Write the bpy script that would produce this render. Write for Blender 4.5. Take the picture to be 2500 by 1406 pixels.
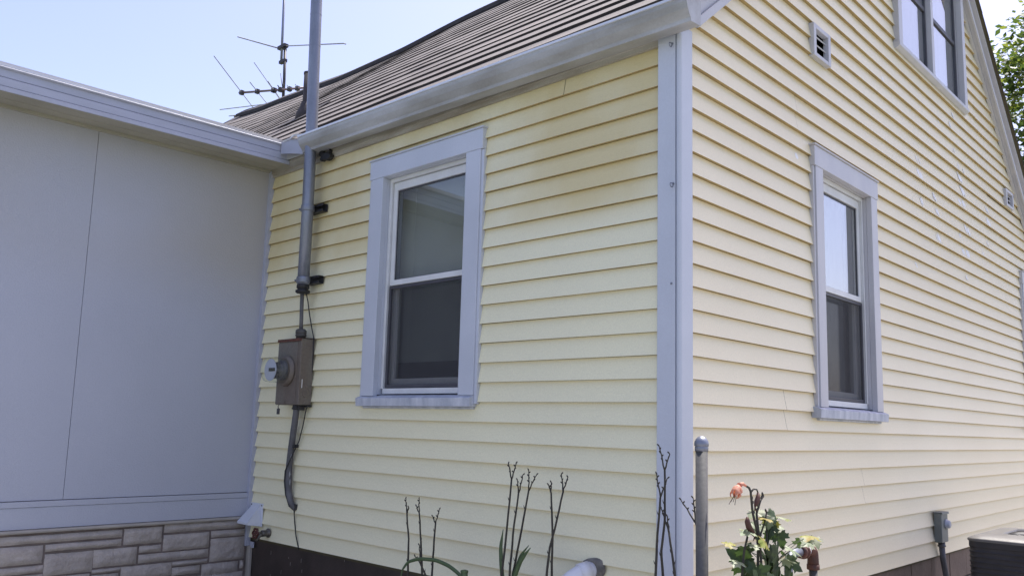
import bpy, bmesh, math, random
from mathutils import Vector, Matrix, noise

for o in list(bpy.data.objects):
    bpy.data.objects.remove(o)
S = bpy.context.scene
R = math.radians
random.seed(7)

# ------------------------------------------------------------------ camera
cam = bpy.data.cameras.new("camera")
cam_o = bpy.data.objects.new("camera", cam)
S.collection.objects.link(cam_o)
cam.sensor_fit = 'HORIZONTAL'
cam.sensor_width = 36.0
cam.lens = 29.44
cam.shift_y = 0.02156
cam.clip_start = 0.05
cam.clip_end = 2000
Fv = Vector((-0.68220381, 0.71819953, 0.13706714))
Rv = Vector((0.72737159, 0.68569914, 0.02733603))
Uv = Vector((0.07435409, -0.11834749, 0.9901845))
m = Matrix((Rv, Uv, -Fv)).transposed().to_4x4()
m.translation = Vector((1.9277, -3.0703, 0.7949))
cam_o.matrix_world = m
S.camera = cam_o

# ------------------------------------------------------------------ light
SUN = Vector((-0.012, 0.40, 0.915)).normalized()       # towards the sun
elev = math.asin(SUN.z)
W = bpy.data.worlds.new("World")
S.world = W
W.use_nodes = True
nt = W.node_tree
bg = nt.nodes["Background"]
sky = nt.nodes.new("ShaderNodeTexSky")
sky.sky_type = 'NISHITA'
sky.sun_disc = False
sky.sun_elevation = elev
sky.sun_rotation = math.atan2(SUN.x, SUN.y)
sky.altitude = 0
sky.air_density = 1.0
sky.dust_density = 2.0
sky.ozone_density = 1.2
tint = nt.nodes.new("ShaderNodeMix")
tint.data_type = 'RGBA'; tint.blend_type = 'MULTIPLY'
tint.inputs["Factor"].default_value = 1.0
tint.inputs["B"].default_value = (1.12, 0.96, 1.02, 1)     # colour balance: less green and more red in the sky light
nt.links.new(sky.outputs[0], tint.inputs["A"])
nt.links.new(tint.outputs["Result"], bg.inputs[0])
bg.inputs[1].default_value = 0.14
sl = bpy.data.lights.new("sun", 'SUN')
sl.energy = 4.6
sl.angle = R(0.53)
sl.color = (1.0, 0.96, 0.90)
sun_o = bpy.data.objects.new("sun", sl)
S.collection.objects.link(sun_o)
sun_o.rotation_euler = (-SUN).to_track_quat('-Z', 'Y').to_euler()
S.view_settings.view_transform = 'Standard'
S.view_settings.look = 'None'
S.view_settings.gamma = 1.0
S.view_settings.exposure = 0.97

# ------------------------------------------------------------------ materials
def mat(name, col, rough=0.6, metal=0.0, var=0.12, vscale=6.0, bump=0.0, bscale=60.0, col2=None,
        spec=0.5, stretch=(1, 1, 1), detail=6.0, fine=0.0, fscale=150.0):
    """Principled material whose colour wanders between col and col2 with noise."""
    M = bpy.data.materials.new(name)
    M.use_nodes = True
    t = M.node_tree; N = t.nodes; L = t.links
    b = N["Principled BSDF"]
    b.inputs["Roughness"].default_value = rough
    b.inputs["Metallic"].default_value = metal
    b.inputs["Specular IOR Level"].default_value = spec
    tc = N.new("ShaderNodeTexCoord"); mp = N.new("ShaderNodeMapping")
    mp.inputs["Scale"].default_value = stretch
    L.new(tc.outputs["Object"], mp.inputs[0])
    n1 = N.new("ShaderNodeTexNoise"); n1.inputs["Scale"].default_value = vscale
    n1.inputs["Detail"].default_value = detail
    L.new(mp.outputs[0], n1.inputs["Vector"])
    r = N.new("ShaderNodeMapRange")
    r.inputs["From Min"].default_value = 0.32; r.inputs["From Max"].default_value = 0.68
    L.new(n1.outputs["Fac"], r.inputs["Value"])
    mx = N.new("ShaderNodeMix"); mx.data_type = 'RGBA'
    if col2 is None:
        col2 = tuple(c * (1 - 2 * var) for c in col)
    mx.inputs["A"].default_value = (*col, 1); mx.inputs["B"].default_value = (*col2, 1)
    L.new(r.outputs[0], mx.inputs["Factor"])
    last = mx.outputs["Result"]
    if fine > 0:
        nf = N.new("ShaderNodeTexNoise"); nf.inputs["Scale"].default_value = fscale
        nf.inputs["Detail"].default_value = 3
        L.new(tc.outputs["Object"], nf.inputs["Vector"])
        rr = N.new("ShaderNodeMapRange")
        rr.inputs["From Min"].default_value = 0.3; rr.inputs["From Max"].default_value = 0.7
        rr.inputs["To Min"].default_value = 1 - fine; rr.inputs["To Max"].default_value = 1 + fine
        L.new(nf.outputs["Fac"], rr.inputs["Value"])
        mm = N.new("ShaderNodeVectorMath"); mm.operation = 'SCALE'
        L.new(last, mm.inputs[0]); L.new(rr.outputs[0], mm.inputs["Scale"])
        last = mm.outputs[0]
    L.new(last, b.inputs["Base Color"])
    if bump > 0:
        n2 = N.new("ShaderNodeTexNoise"); n2.inputs["Scale"].default_value = bscale
        n2.inputs["Detail"].default_value = 5
        L.new(tc.outputs["Object"], n2.inputs["Vector"])
        bp = N.new("ShaderNodeBump"); bp.inputs["Strength"].default_value = bump
        bp.inputs["Distance"].default_value = 0.01
        L.new(n2.outputs["Fac"], bp.inputs["Height"])
        L.new(bp.outputs[0], b.inputs["Normal"])
    M["last"] = last.node.name
    return M

def add_stain(M, col, axis, z0, z1, nscale=3.0, amount=0.8, stretch=(1, 1, 1)):
    """blend in a stain whose strength grows from z0 to z1 (object coords), broken up by noise."""
    t = M.node_tree; N = t.nodes; L = t.links
    b = N["Principled BSDF"]
    src = b.inputs["Base Color"].links[0].from_socket
    tc = N.new("ShaderNodeTexCoord"); sp = N.new("ShaderNodeSeparateXYZ")
    L.new(tc.outputs["Object"], sp.inputs[0])
    r = N.new("ShaderNodeMapRange"); r.interpolation_type = 'SMOOTHSTEP'
    r.inputs["From Min"].default_value = z0; r.inputs["From Max"].default_value = z1
    L.new(sp.outputs[axis], r.inputs["Value"])
    mp = N.new("ShaderNodeMapping"); mp.inputs["Scale"].default_value = stretch
    L.new(tc.outputs["Object"], mp.inputs[0])
    n = N.new("ShaderNodeTexNoise"); n.inputs["Scale"].default_value = nscale; n.inputs["Detail"].default_value = 6
    L.new(mp.outputs[0], n.inputs["Vector"])
    r2 = N.new("ShaderNodeMapRange")
    r2.inputs["From Min"].default_value = 0.35; r2.inputs["From Max"].default_value = 0.65
    r2.inputs["To Min"].default_value = 0.15
    L.new(n.outputs["Fac"], r2.inputs["Value"])
    mu = N.new("ShaderNodeMath"); mu.operation = 'MULTIPLY'
    L.new(r.outputs[0], mu.inputs[0]); L.new(r2.outputs[0], mu.inputs[1])
    m2 = N.new("ShaderNodeMath"); m2.operation = 'MULTIPLY'; m2.inputs[1].default_value = amount
    L.new(mu.outputs[0], m2.inputs[0])
    mx = N.new("ShaderNodeMix"); mx.data_type = 'RGBA'
    L.new(m2.outputs[0], mx.inputs["Factor"]); L.new(src, mx.inputs["A"])
    mx.inputs["B"].default_value = (*col, 1)
    L.new(mx.outputs["Result"], b.inputs["Base Color"])

def glass(name, clear=0.75, gain=0.95, base=0.05):
    M = bpy.data.materials.new(name); M.use_nodes = True
    t = M.node_tree; N = t.nodes; L = t.links
    out = N["Material Output"]; N.remove(N["Principled BSDF"])
    gl = N.new("ShaderNodeBsdfGlossy"); gl.inputs["Roughness"].default_value = 0.015
    tr = N.new("ShaderNodeBsdfTransparent"); tr.inputs["Color"].default_value = (clear, clear * 1.02, clear, 1)
    # two-sided Schlick reflectance (the same from inside the pane as from outside)
    ge = N.new("ShaderNodeNewGeometry"); dt = N.new("ShaderNodeVectorMath"); dt.operation = 'DOT_PRODUCT'
    L.new(ge.outputs["Normal"], dt.inputs[0]); L.new(ge.outputs["Incoming"], dt.inputs[1])
    ab = N.new("ShaderNodeMath"); ab.operation = 'ABSOLUTE'; L.new(dt.outputs["Value"], ab.inputs[0])
    om = N.new("ShaderNodeMath"); om.operation = 'SUBTRACT'; om.inputs[0].default_value = 1.0; L.new(ab.outputs[0], om.inputs[1])
    pw = N.new("ShaderNodeMath"); pw.operation = 'POWER'; pw.inputs[1].default_value = 5.0; L.new(om.outputs[0], pw.inputs[0])
    tc = N.new("ShaderNodeTexCoord"); n = N.new("ShaderNodeTexNoise"); n.inputs["Scale"].default_value = 1.8
    n.inputs["Detail"].default_value = 1
    bp = N.new("ShaderNodeBump"); bp.inputs["Strength"].default_value = 0.05; bp.inputs["Distance"].default_value = 0.02
    L.new(tc.outputs["Object"], n.inputs["Vector"]); L.new(n.outputs["Fac"], bp.inputs["Height"])
    L.new(bp.outputs[0], gl.inputs["Normal"])
    ml = N.new("ShaderNodeMath"); ml.operation = 'MULTIPLY_ADD'
    ml.inputs[1].default_value = gain; ml.inputs[2].default_value = base
    ml.use_clamp = True
    L.new(pw.outputs[0], ml.inputs[0])
    mx = N.new("ShaderNodeMixShader")
    L.new(ml.outputs[0], mx.inputs[0]); L.new(tr.outputs[0], mx.inputs[1]); L.new(gl.outputs[0], mx.inputs[2])
    L.new(mx.outputs[0], out.inputs[0])
    return M

def mesh_screen(name):
    M = bpy.data.materials.new(name); M.use_nodes = True
    t = M.node_tree; N = t.nodes; L = t.links
    out = N["Material Output"]; b = N["Principled BSDF"]
    b.inputs["Base Color"].default_value = (0.035, 0.035, 0.04, 1); b.inputs["Roughness"].default_value = 0.7
    tr = N.new("ShaderNodeBsdfTransparent")
    n = N.new("ShaderNodeTexNoise"); n.inputs["Scale"].default_value = 5
    tc = N.new("ShaderNodeTexCoord"); L.new(tc.outputs["Object"], n.inputs["Vector"])
    r = N.new("ShaderNodeMapRange"); r.inputs["To Min"].default_value = 0.50; r.inputs["To Max"].default_value = 0.62
    L.new(n.outputs["Fac"], r.inputs["Value"])
    mx = N.new("ShaderNodeMixShader")
    L.new(r.outputs[0], mx.inputs[0]); L.new(tr.outputs[0], mx.inputs[1]); L.new(b.outputs[0], mx.inputs[2])
    L.new(mx.outputs[0], out.inputs[0])
    return M

M_sidA = mat("cream_vinyl_eave_side", (0.845, 0.80, 0.56), 0.42, var=0.03, vscale=1.6, bump=0.12, bscale=55,
             col2=(0.81, 0.77, 0.55), fine=0.05, fscale=160)
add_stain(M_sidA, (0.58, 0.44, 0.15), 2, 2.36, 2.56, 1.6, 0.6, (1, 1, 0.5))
M_sidB = mat("cream_vinyl_gable_side", (0.835, 0.75, 0.535), 0.42, var=0.03, vscale=1.3, bump=0.05, bscale=40,
             col2=(0.80, 0.71, 0.50), fine=0.05, fscale=160)
add_stain(M_sidB, (0.50, 0.48, 0.25), 2, 0.75, -0.05, 2.2, 0.65)
M_lap = mat("shaded_lap_underside", (0.48, 0.365, 0.17), 0.8, vscale=4, col2=(0.36, 0.26, 0.12))  # shade line under each lap, put into the colour as olive-brown
M_flake = mat("bare_white_fleck", (0.87, 0.87, 0.87), 0.6, var=0.03, vscale=20)
M_sheath = mat("dark_sheathing", (0.10, 0.085, 0.05), 0.9)
M_white = mat("white_trim_paint", (0.55, 0.58, 0.655), 0.38, var=0.05, vscale=3, bump=0.03, bscale=30,
              col2=(0.50, 0.53, 0.60), fine=0.03)
M_whiteB = mat("greyed_gable_trim", (0.53, 0.525, 0.55), 0.4, vscale=4, bump=0.04, bscale=30, col2=(0.47, 0.47, 0.51), stretch=(2, 2, .6), fine=0.04)
M_whiteW = mat("window_white_vinyl", (0.72, 0.73, 0.74), 0.4, var=0.06, vscale=8, fine=0.04)
M_sill = mat("weathered_sill_paint", (0.60, 0.62, 0.68), 0.6, vscale=9, col2=(0.36, 0.39, 0.46), bump=0.15,
             stretch=(2.2, 2.2, 0.5), fine=0.06)
M_gutter = mat("gutter_aluminium_paint", (0.47, 0.48, 0.50), 0.36, vscale=2.6, col2=(0.30, 0.295, 0.28), bump=0.06,
               bscale=8, stretch=(1.0, 3, 3), fine=0.05, fscale=90)
M_lip = mat("gutter_lip_bare_metal", (0.75, 0.76, 0.78), 0.3, 0.4, var=0.08, vscale=12)
M_frieze = mat("grimy_frieze_trim", (0.42, 0.40, 0.35), 0.6, vscale=3, col2=(0.24, 0.21, 0.16), stretch=(1, 3, 6),
               fine=0.08)
M_panel = mat("grey_white_panel", (0.435, 0.455, 0.53), 0.62, var=0.04, vscale=1.4, bump=0.22, bscale=120,
              col2=(0.41, 0.43, 0.50), fine=0.05, fscale=260)
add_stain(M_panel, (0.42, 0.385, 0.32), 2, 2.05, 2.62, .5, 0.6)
M_ptrim = mat("addition_white_metal", (0.43, 0.45, 0.55), 0.4, var=0.05, vscale=4, bump=0.04, bscale=40,
              col2=(0.39, 0.41, 0.49), stretch=(1, 1, 4), fine=0.03)
M_soff = mat("addition_soffit_paint", (0.42, 0.40, 0.33), 0.75, var=0.1, vscale=3, fine=0.06)
M_ledge = mat("beige_ledge", (0.40, 0.37, 0.33), 0.6, var=0.1, vscale=6)
M_stone = mat("moulded_stone_taupe", (0.43, 0.385, 0.35), 0.75, var=0.10, vscale=9, bump=0.9, bscale=38,
              stretch=(1, 1, 1.8), fine=0.08, fscale=120)
M_mortar = mat("stone_joint_brown", (0.19, 0.155, 0.14), 0.9, var=0.2, vscale=12)
M_found = mat("dark_brown_foundation_paint", (0.058, 0.043, 0.037), 0.55, var=0.2, vscale=5, bump=0.12, bscale=50)
M_scr = mat("pale_scratch", (0.30, 0.27, 0.24), 0.8)
M_block = mat("brown_block", (0.17, 0.125, 0.10), 0.8, var=0.2, vscale=7, bump=0.35, bscale=45,
              col2=(0.12, 0.085, 0.07), fine=0.1)
M_blockj = mat("block_joint", (0.07, 0.055, 0.05), 0.9)
M_shin = mat("asphalt_shingle", (0.18, 0.16, 0.147), 0.85, vscale=1.8, col2=(0.11, 0.098, 0.092), bump=0.12, bscale=160,
             stretch=(0.7, 2, 2), fine=0.35, fscale=170)
M_shinb = mat("shingle_butt", (0.055, 0.047, 0.048), 0.9, var=0.2, vscale=20)
M_cap = mat("dark_ridge_cap", (0.045, 0.04, 0.045), 0.85, var=0.2, vscale=12, fine=0.2)
M_galv = mat("galvanised_pipe", (0.27, 0.29, 0.345), 0.42, 0.55, vscale=9, col2=(0.19, 0.205, 0.25), bump=0.05, bscale=30,
             stretch=(1, 1, 0.3), fine=0.04, fscale=60)
M_galvd = mat("dull_steel_post", (0.092, 0.092, 0.094), 0.65, 0.05, vscale=7, col2=(0.06, 0.057, 0.055), bump=0.1,
              stretch=(3, 3, 0.25), fine=0.12, fscale=80)
M_dsteel = mat("dark_strut_steel", (0.06, 0.06, 0.065), 0.5, 0.5, var=0.2, vscale=20)
M_black = mat("black_rubber", (0.018, 0.018, 0.02), 0.55, var=0.2, vscale=15)
M_meter = mat("weathered_meter_enclosure", (0.175, 0.168, 0.148), 0.55, 0.1, vscale=4, col2=(0.15, 0.118, 0.095), bump=0.12,
              bscale=25, stretch=(1.5, 1.5, 0.6), fine=0.12, fscale=70)
add_stain(M_meter, (0.10, 0.045, 0.03), 2, 1.29, 1.335, 12, 1.0)
M_rust = mat("rust_red_brown", (0.13, 0.045, 0.028), 0.75, vscale=25, col2=(0.06, 0.03, 0.025), bump=0.3, bscale=80)
M_cable = mat("grey_weathered_cable", (0.13, 0.13, 0.14), 0.65, vscale=14, col2=(0.07, 0.07, 0.075), bump=0.3, bscale=40)
M_scuff = mat("peeled_cable_jacket", (0.30, 0.30, 0.31), 0.8)
M_hood = mat("white_plastic_hood", (0.66, 0.69, 0.76), 0.35, var=0.04, vscale=6)
M_brass = mat("tarnished_spigot_metal", (0.20, 0.185, 0.16), 0.45, 0.6, var=0.2, vscale=25)
M_redh = mat("faded_red_handle", (0.10, 0.026, 0.018), 0.55, var=0.25, vscale=30)
M_pvc = mat("white_pvc", (0.74, 0.75, 0.80), 0.3, var=0.03, vscale=8)
M_caulk = mat("grey_foam_collar", (0.22, 0.21, 0.19), 0.85, var=0.25, vscale=30, bump=0.4, bscale=60)
M_boxg = mat("grey_green_enclosure", (0.17, 0.19, 0.185), 0.5, 0.1, var=0.12, vscale=9, bump=0.06)
M_boxk = mat("pale_breaker_knob", (0.42, 0.44, 0.50), 0.45)
M_acd = mat("condenser_dark_cabinet", (0.035, 0.034, 0.042), 0.5, 0.3, var=0.15, vscale=8)
M_act = mat("condenser_top_paint", (0.125, 0.12, 0.12), 0.45, 0.1, var=0.12, vscale=7, bump=0.06, fine=0.06)
M_stem = mat("dry_stalk", (0.055, 0.05, 0.036), 0.8, vscale=25, col2=(0.03, 0.027, 0.024), bump=0.2)
M_blade = mat("strap_leaf_green", (0.075, 0.12, 0.045), 0.5, vscale=12, col2=(0.05, 0.085, 0.035), stretch=(6, 6, 0.6))
M_bark = mat("grey_bark", (0.11, 0.09, 0.075), 0.9, var=0.2, vscale=9, bump=0.5, bscale=20)
M_grass = mat("lawn_green", (0.07, 0.11, 0.035), 0.9, vscale=1.2, col2=(0.10, 0.11, 0.05), bump=0.5, bscale=40, fine=0.3)
M_conc = mat("gable_bounce_concrete", (0.25, 0.235, 0.215), 0.85, vscale=1.5, col2=(0.20, 0.185, 0.17), bump=0.2, bscale=60, fine=0.12)  # tone set for the light it bounces onto the gable
M_conc2 = mat("yard_bounce_concrete", (0.28, 0.28, 0.275), 0.85, vscale=1.5, col2=(0.23, 0.23, 0.225), bump=0.2, bscale=60, fine=0.12)  # tone set for the light it bounces onto the eave wall
M_soil = mat("dry_soil", (0.12, 0.09, 0.065), 0.95, vscale=5, bump=0.6, bscale=30, fine=0.2)
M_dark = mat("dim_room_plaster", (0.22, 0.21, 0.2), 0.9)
M_blind = mat("ivory_blind", (0.60, 0.63, 0.60), 0.6, var=0.05, vscale=5)
M_curtain = mat("pale_lace_curtain", (0.66, 0.68, 0.72), 0.85, vscale=5, col2=(0.50, 0.52, 0.57), stretch=(4, 4, 0.25))
M_winframe = mat("dark_bronze_screen_frame", (0.075, 0.075, 0.09), 0.5, var=0.15)
M_alu = mat("antenna_aluminium", (0.40, 0.40, 0.42), 0.7, 0.15, var=0.15, vscale=20)
M_antd = mat("antenna_dark_plastic", (0.05, 0.045, 0.055), 0.6, var=0.2)
M_pink = mat("antenna_boom_weathered", (0.26, 0.20, 0.20), 0.5, 0.4, var=0.15)
M_glass = glass("window_glass", clear=0.80, gain=0.95, base=0.13)
M_glassB = glass("coated_window_glass", clear=0.85, gain=0.85, base=0.42)
M_screen = mesh_screen("insect_screen")
M_dome = glass("meter_glass", clear=0.97, gain=0.9, base=0.04)

def leafmat(name, col, trans, col2=None):
    M = mat(name, col, 0.55, var=0.2, vscale=14, col2=col2)
    t = M.node_tree; N = t.nodes; L = t.links
    b = N["Principled BSDF"]; out = N["Material Output"]
    tl = N.new("ShaderNodeBsdfTranslucent")
    tl.inputs["Color"].default_value = (*trans, 1)
    mx = N.new("ShaderNodeMixShader"); mx.inputs[0].default_value = 0.35
    L.new(b.outputs[0], mx.inputs[1]); L.new(tl.outputs[0], mx.inputs[2])
    L.new(mx.outputs[0], out.inputs[0])
    return M
M_leafd = leafmat("maple_leaf_shaded", (0.045, 0.075, 0.03), (0.06, 0.11, 0.02))  # lower leaves: their shade is put into the dark green
M_leafp = leafmat("maple_leaf_sunlit_pale_edge", (0.44, 0.46, 0.33), (0.40, 0.42, 0.22), (0.17, 0.23, 0.13))  # variegated edges, whitened further to paint in sunlight on the upper leaves
M_leafy = leafmat("maple_leaf_yellowing", (0.22, 0.27, 0.05), (0.45, 0.50, 0.05), (0.30, 0.20, 0.06))
M_petal = leafmat("orange_pink_petal", (0.62, 0.20, 0.12), (0.75, 0.22, 0.08), (0.70, 0.42, 0.30))
M_wilt = leafmat("wilted_petal_brown", (0.16, 0.075, 0.06), (0.2, 0.08, 0.05))
M_tree1 = leafmat("tree_leaf_dark", (0.05, 0.085, 0.025), (0.10, 0.16, 0.03))
M_tree2 = leafmat("tree_leaf_light", (0.11, 0.15, 0.035), (0.28, 0.34, 0.05))

# ------------------------------------------------------------------ mesh helper
def mapA(s, d, z): return Vector((s, -d, z))
def mapB(s, d, z): return Vector((d, s, z))
def mapC(s, d, z): return Vector((-3.42 + d, s, z))    # panel wall of the addition
def ident(x, y, z): return Vector((x, y, z))

class MB:
    def __init__(self, f=ident):
        self.bm = bmesh.new(); self.f = f; self.mi = 0
    def v(self, x, y, z): return self.bm.verts.new(self.f(x, y, z))
    def face(self, vs, smooth=False):
        try:
            fc = self.bm.faces.new(vs)
        except ValueError:
            return None
        fc.material_index = self.mi; fc.smooth = smooth
        return fc
    def poly(self, pts, smooth=False):
        return self.face([self.v(*p) for p in pts], smooth)
    def box(self, a0, a1, b0, b1, c0, c1):
        p = [self.v(a, b, c) for a in (a0, a1) for b in (b0, b1) for c in (c0, c1)]
        for q in ((0, 1, 3, 2), (4, 6, 7, 5), (0, 4, 5, 1), (2, 3, 7, 6), (0, 2, 6, 4), (1, 5, 7, 3)):
            self.face([p[i] for i in q])
    def sbox(self, x0, x1, y0, y1, za0, za1, zb0, zb1):
        """box along first axis whose z range goes za0..za1 at x0 to zb0..zb1 at x1 (second axis y)."""
        p = [self.v(x0, y0, za0), self.v(x0, y0, za1), self.v(x0, y1, za0), self.v(x0, y1, za1),
             self.v(x1, y0, zb0), self.v(x1, y0, zb1), self.v(x1, y1, zb0), self.v(x1, y1, zb1)]
        for q in ((0, 1, 3, 2), (4, 6, 7, 5), (0, 4, 5, 1), (2, 3, 7, 6), (0, 2, 6, 4), (1, 5, 7, 3)):
            self.face([p[i] for i in q])
    def tube(self, pts, r, n=12, cap=True):
        pts = [self.f(*p) for p in pts]
        rs = r if isinstance(r, (list, tuple)) else [r] * len(pts)
        rings = []
        prev = None
        for i, p in enumerate(pts):
            if i == 0: d = pts[1] - pts[0]
            elif i == len(pts) - 1: d = pts[-1] - pts[-2]
            else: d = (pts[i + 1] - p).normalized() + (p - pts[i - 1]).normalized()
            d.normalize()
            if prev is None:
                a = Vector((0, 0, 1)) if abs(d.z) < 0.9 else Vector((1, 0, 0))
                u = d.cross(a).normalized()
            else:
                u = (prev - d * prev.dot(d)).normalized()
            prev = u; w = d.cross(u)
            rings.append([self.bm.verts.new(p + (u * math.cos(t) + w * math.sin(t)) * rs[i])
                          for t in (2 * math.pi * k / n for k in range(n))])
        for a, b in zip(rings, rings[1:]):
            for k in range(n):
                self.face([a[k], a[(k + 1) % n], b[(k + 1) % n], b[k]], True)
        if cap:
            self.face(rings[0][::-1]); self.face(rings[-1])
    def lathe(self, c, axis, prof, n=24):
        """prof = [(distance along axis, radius)...]"""
        c = Vector(c); ax = Vector(axis).normalized()
        a = Vector((0, 0, 1)) if abs(ax.z) < 0.9 else Vector((1, 0, 0))
        u = ax.cross(a).normalized(); w = ax.cross(u)
        rings = [[self.bm.verts.new(c + ax * h + (u * math.cos(2 * math.pi * k / n) + w * math.sin(2 * math.pi * k / n)) * max(r, 1e-4))
                  for k in range(n)] for h, r in prof]
        for a_, b_ in zip(rings, rings[1:]):
            for k in range(n):
                self.face([a_[k], a_[(k + 1) % n], b_[(k + 1) % n], b_[k]], True)
        self.face(rings[0][::-1]); self.face(rings[-1])
    def prism(self, prof, s0, s1, order, smooth=False):
        """closed 2-D profile extruded from s0 to s1; order(s, a, b) -> mapped args."""
        A = [self.v(*order(s0, a, b)) for a, b in prof]
        B = [self.v(*order(s1, a, b)) for a, b in prof]
        n = len(prof)
        for k in range(n):
            self.face([A[k], A[(k + 1) % n], B[(k + 1) % n], B[k]], smooth)
        self.face(A[::-1]); self.face(B)
    def build(self, name, mats, parent=None, bevel=0.0, recalc=True, loc=None):
        if recalc:
            bmesh.ops.recalc_face_normals(self.bm, faces=self.bm.faces[:])
        me = bpy.data.meshes.new(name)
        self.bm.to_mesh(me); self.bm.free()
        for mm in (mats if isinstance(mats, (list, tuple)) else [mats]):
            me.materials.append(mm)
        o = bpy.data.objects.new(name, me)
        S.collection.objects.link(o)
        if parent is not None:
            o.parent = parent
            top = parent
            off = Vector((0, 0, 0))
            while top is not None:
                off += top.location; top = top.parent
            # meshes are written in world coordinates; take the parents' offset out again
            me.transform(Matrix.Translation(-off))
        if bevel > 0:
            b = o.modifiers.new("bevel", 'BEVEL'); b.width = bevel; b.segments = 2; b.limit_method = 'ANGLE'
            b.angle_limit = R(40)
        return o

def thing(name, label, cat, loc=(0, 0, 0), group=None):
    o = bpy.data.objects.new(name, None)
    o.empty_display_size = 0.1
    S.collection.objects.link(o)
    o.location = loc
    o["label"] = label; o["category"] = cat
    if group: o["group"] = group
    return o

def tag(o, label, cat, group=None):
    o["label"] = label; o["category"] = cat
    if group: o["group"] = group
    return o

def arc(c, a, b, ang0, ang1, r, n):
    """points on an arc in the plane spanned by unit vectors a, b"""
    c = Vector(c); a = Vector(a); b = Vector(b)
    return [tuple(c + a * r * math.cos(t) + b * r * math.sin(t)) for t in
            (R(ang0 + (ang1 - ang0) * k / n) for k in range(n + 1))]

GZ = -0.66      # ground level
EX = 0.1016     # siding exposure
XL = -10.6      # far end of the house
RY, SL, Z0, SR = 3.40, 0.84, 2.76, 0.87
def roof_z(y): return Z0 + SL * y if y <= RY else Z0 + SL * RY - SR * (y - RY)
def back(t): return RY + (RY - t) * SL / SR      # point of the rear slope level with t on the front slope
YD = back(0.0)  # depth of the house

# ------------------------------------------------------------------ ground
g = MB()
n = 60
vs = {}
def gh(x, y):
    return GZ + 0.02 * noise.noise(Vector((x * 0.7, y * 0.7, 0))) + (0.0 if abs(x) < 15 and abs(y) < 15 else 0.3 * noise.noise(Vector((x * .03, y * .03, 3))))
xs = [-600, -250, -100, -50, -30] + [-20 + k for k in range(41)] + [30, 50, 100, 250, 600]
for i, x in enumerate(xs):
    for j, y in enumerate(xs):
        vs[i, j] = g.v(x, y, gh(x, y))
for i in range(len(xs) - 1):
    for j in range(len(xs) - 1):
        g.face([vs[i, j], vs[i + 1, j], vs[i + 1, j + 1], vs[i, j + 1]], True)
go = g.build("ground", M_grass); go["kind"] = "structure"
g = MB()
for i in range(24):
    x0, x1 = -3.3 + i * 0.2, -3.3 + (i + 1) * 0.2
    for j in range(4):
        y0, y1 = -0.95 + j * 0.24, -0.95 + (j + 1) * 0.24
        if y1 > 0.05: y1 = 0.0
        g.poly([(x0, y0, GZ + .03), (x1, y0, GZ + .03), (x1, y1, GZ + .03), (x0, y1, GZ + .03)])
so = g.build("flower_bed_soil", M_soil); so["kind"] = "structure"

g = MB()
g.poly([(.25, -1.05, GZ + .035), (7, -1.05, GZ + .035), (7, 16, GZ + .035), (.25, 16, GZ + .035)])
po = g.build("gable_bounce_paving", M_conc); po["kind"] = "structure"  # unseen paving, added to bounce warm sunlight onto the gable wall
g = MB()
g.poly([(-3.3, -7, GZ + .039), (7, -7, GZ + .039), (7, -1.05, GZ + .039), (-3.3, -1.05, GZ + .039)])
po = g.build("yard_bounce_paving", M_conc2); po["kind"] = "structure"  # unseen paving, added to bounce sunlight onto the eave wall

# ------------------------------------------------------------------ the yellow house
house = thing("yellow_house", "one and a half storey house in pale yellow lap siding with brown shingle roof", "house", (-5.0, 3.5, GZ))

def prof_d(t):      # outward offset of the siding face, t = 0 at the butt, 1 at the top of the course
    u = min(1.0, max(0.0, (t - 0.62) / 0.38))
    return 0.0160 * max(0.0, 1 - t) ** 1.45 + 0.0010 - 0.0030 * u * u * (3 - 2 * u)

WA_OPEN = [(-2.090, -1.315, 0.935, 2.30)]
WB_OPEN = [(1.433, 2.180, 0.935, 2.30), (2.82, 4.35, 3.51, 4.70), (6.13, 6.45, 0.935, 2.30), (1.39, 1.58, 2.955, 3.115), (5.60, 5.815, 2.975, 3.105)]

def sub_iv(iv, cuts):
    out = [iv]
    for a, b in cuts:
        nx = []
        for p, q in out:
            if b <= p or a >= q: nx.append((p, q)); continue
            if a > p: nx.append((p, a))
            if b < q: nx.append((b, q))
        out = nx
    return out

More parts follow.
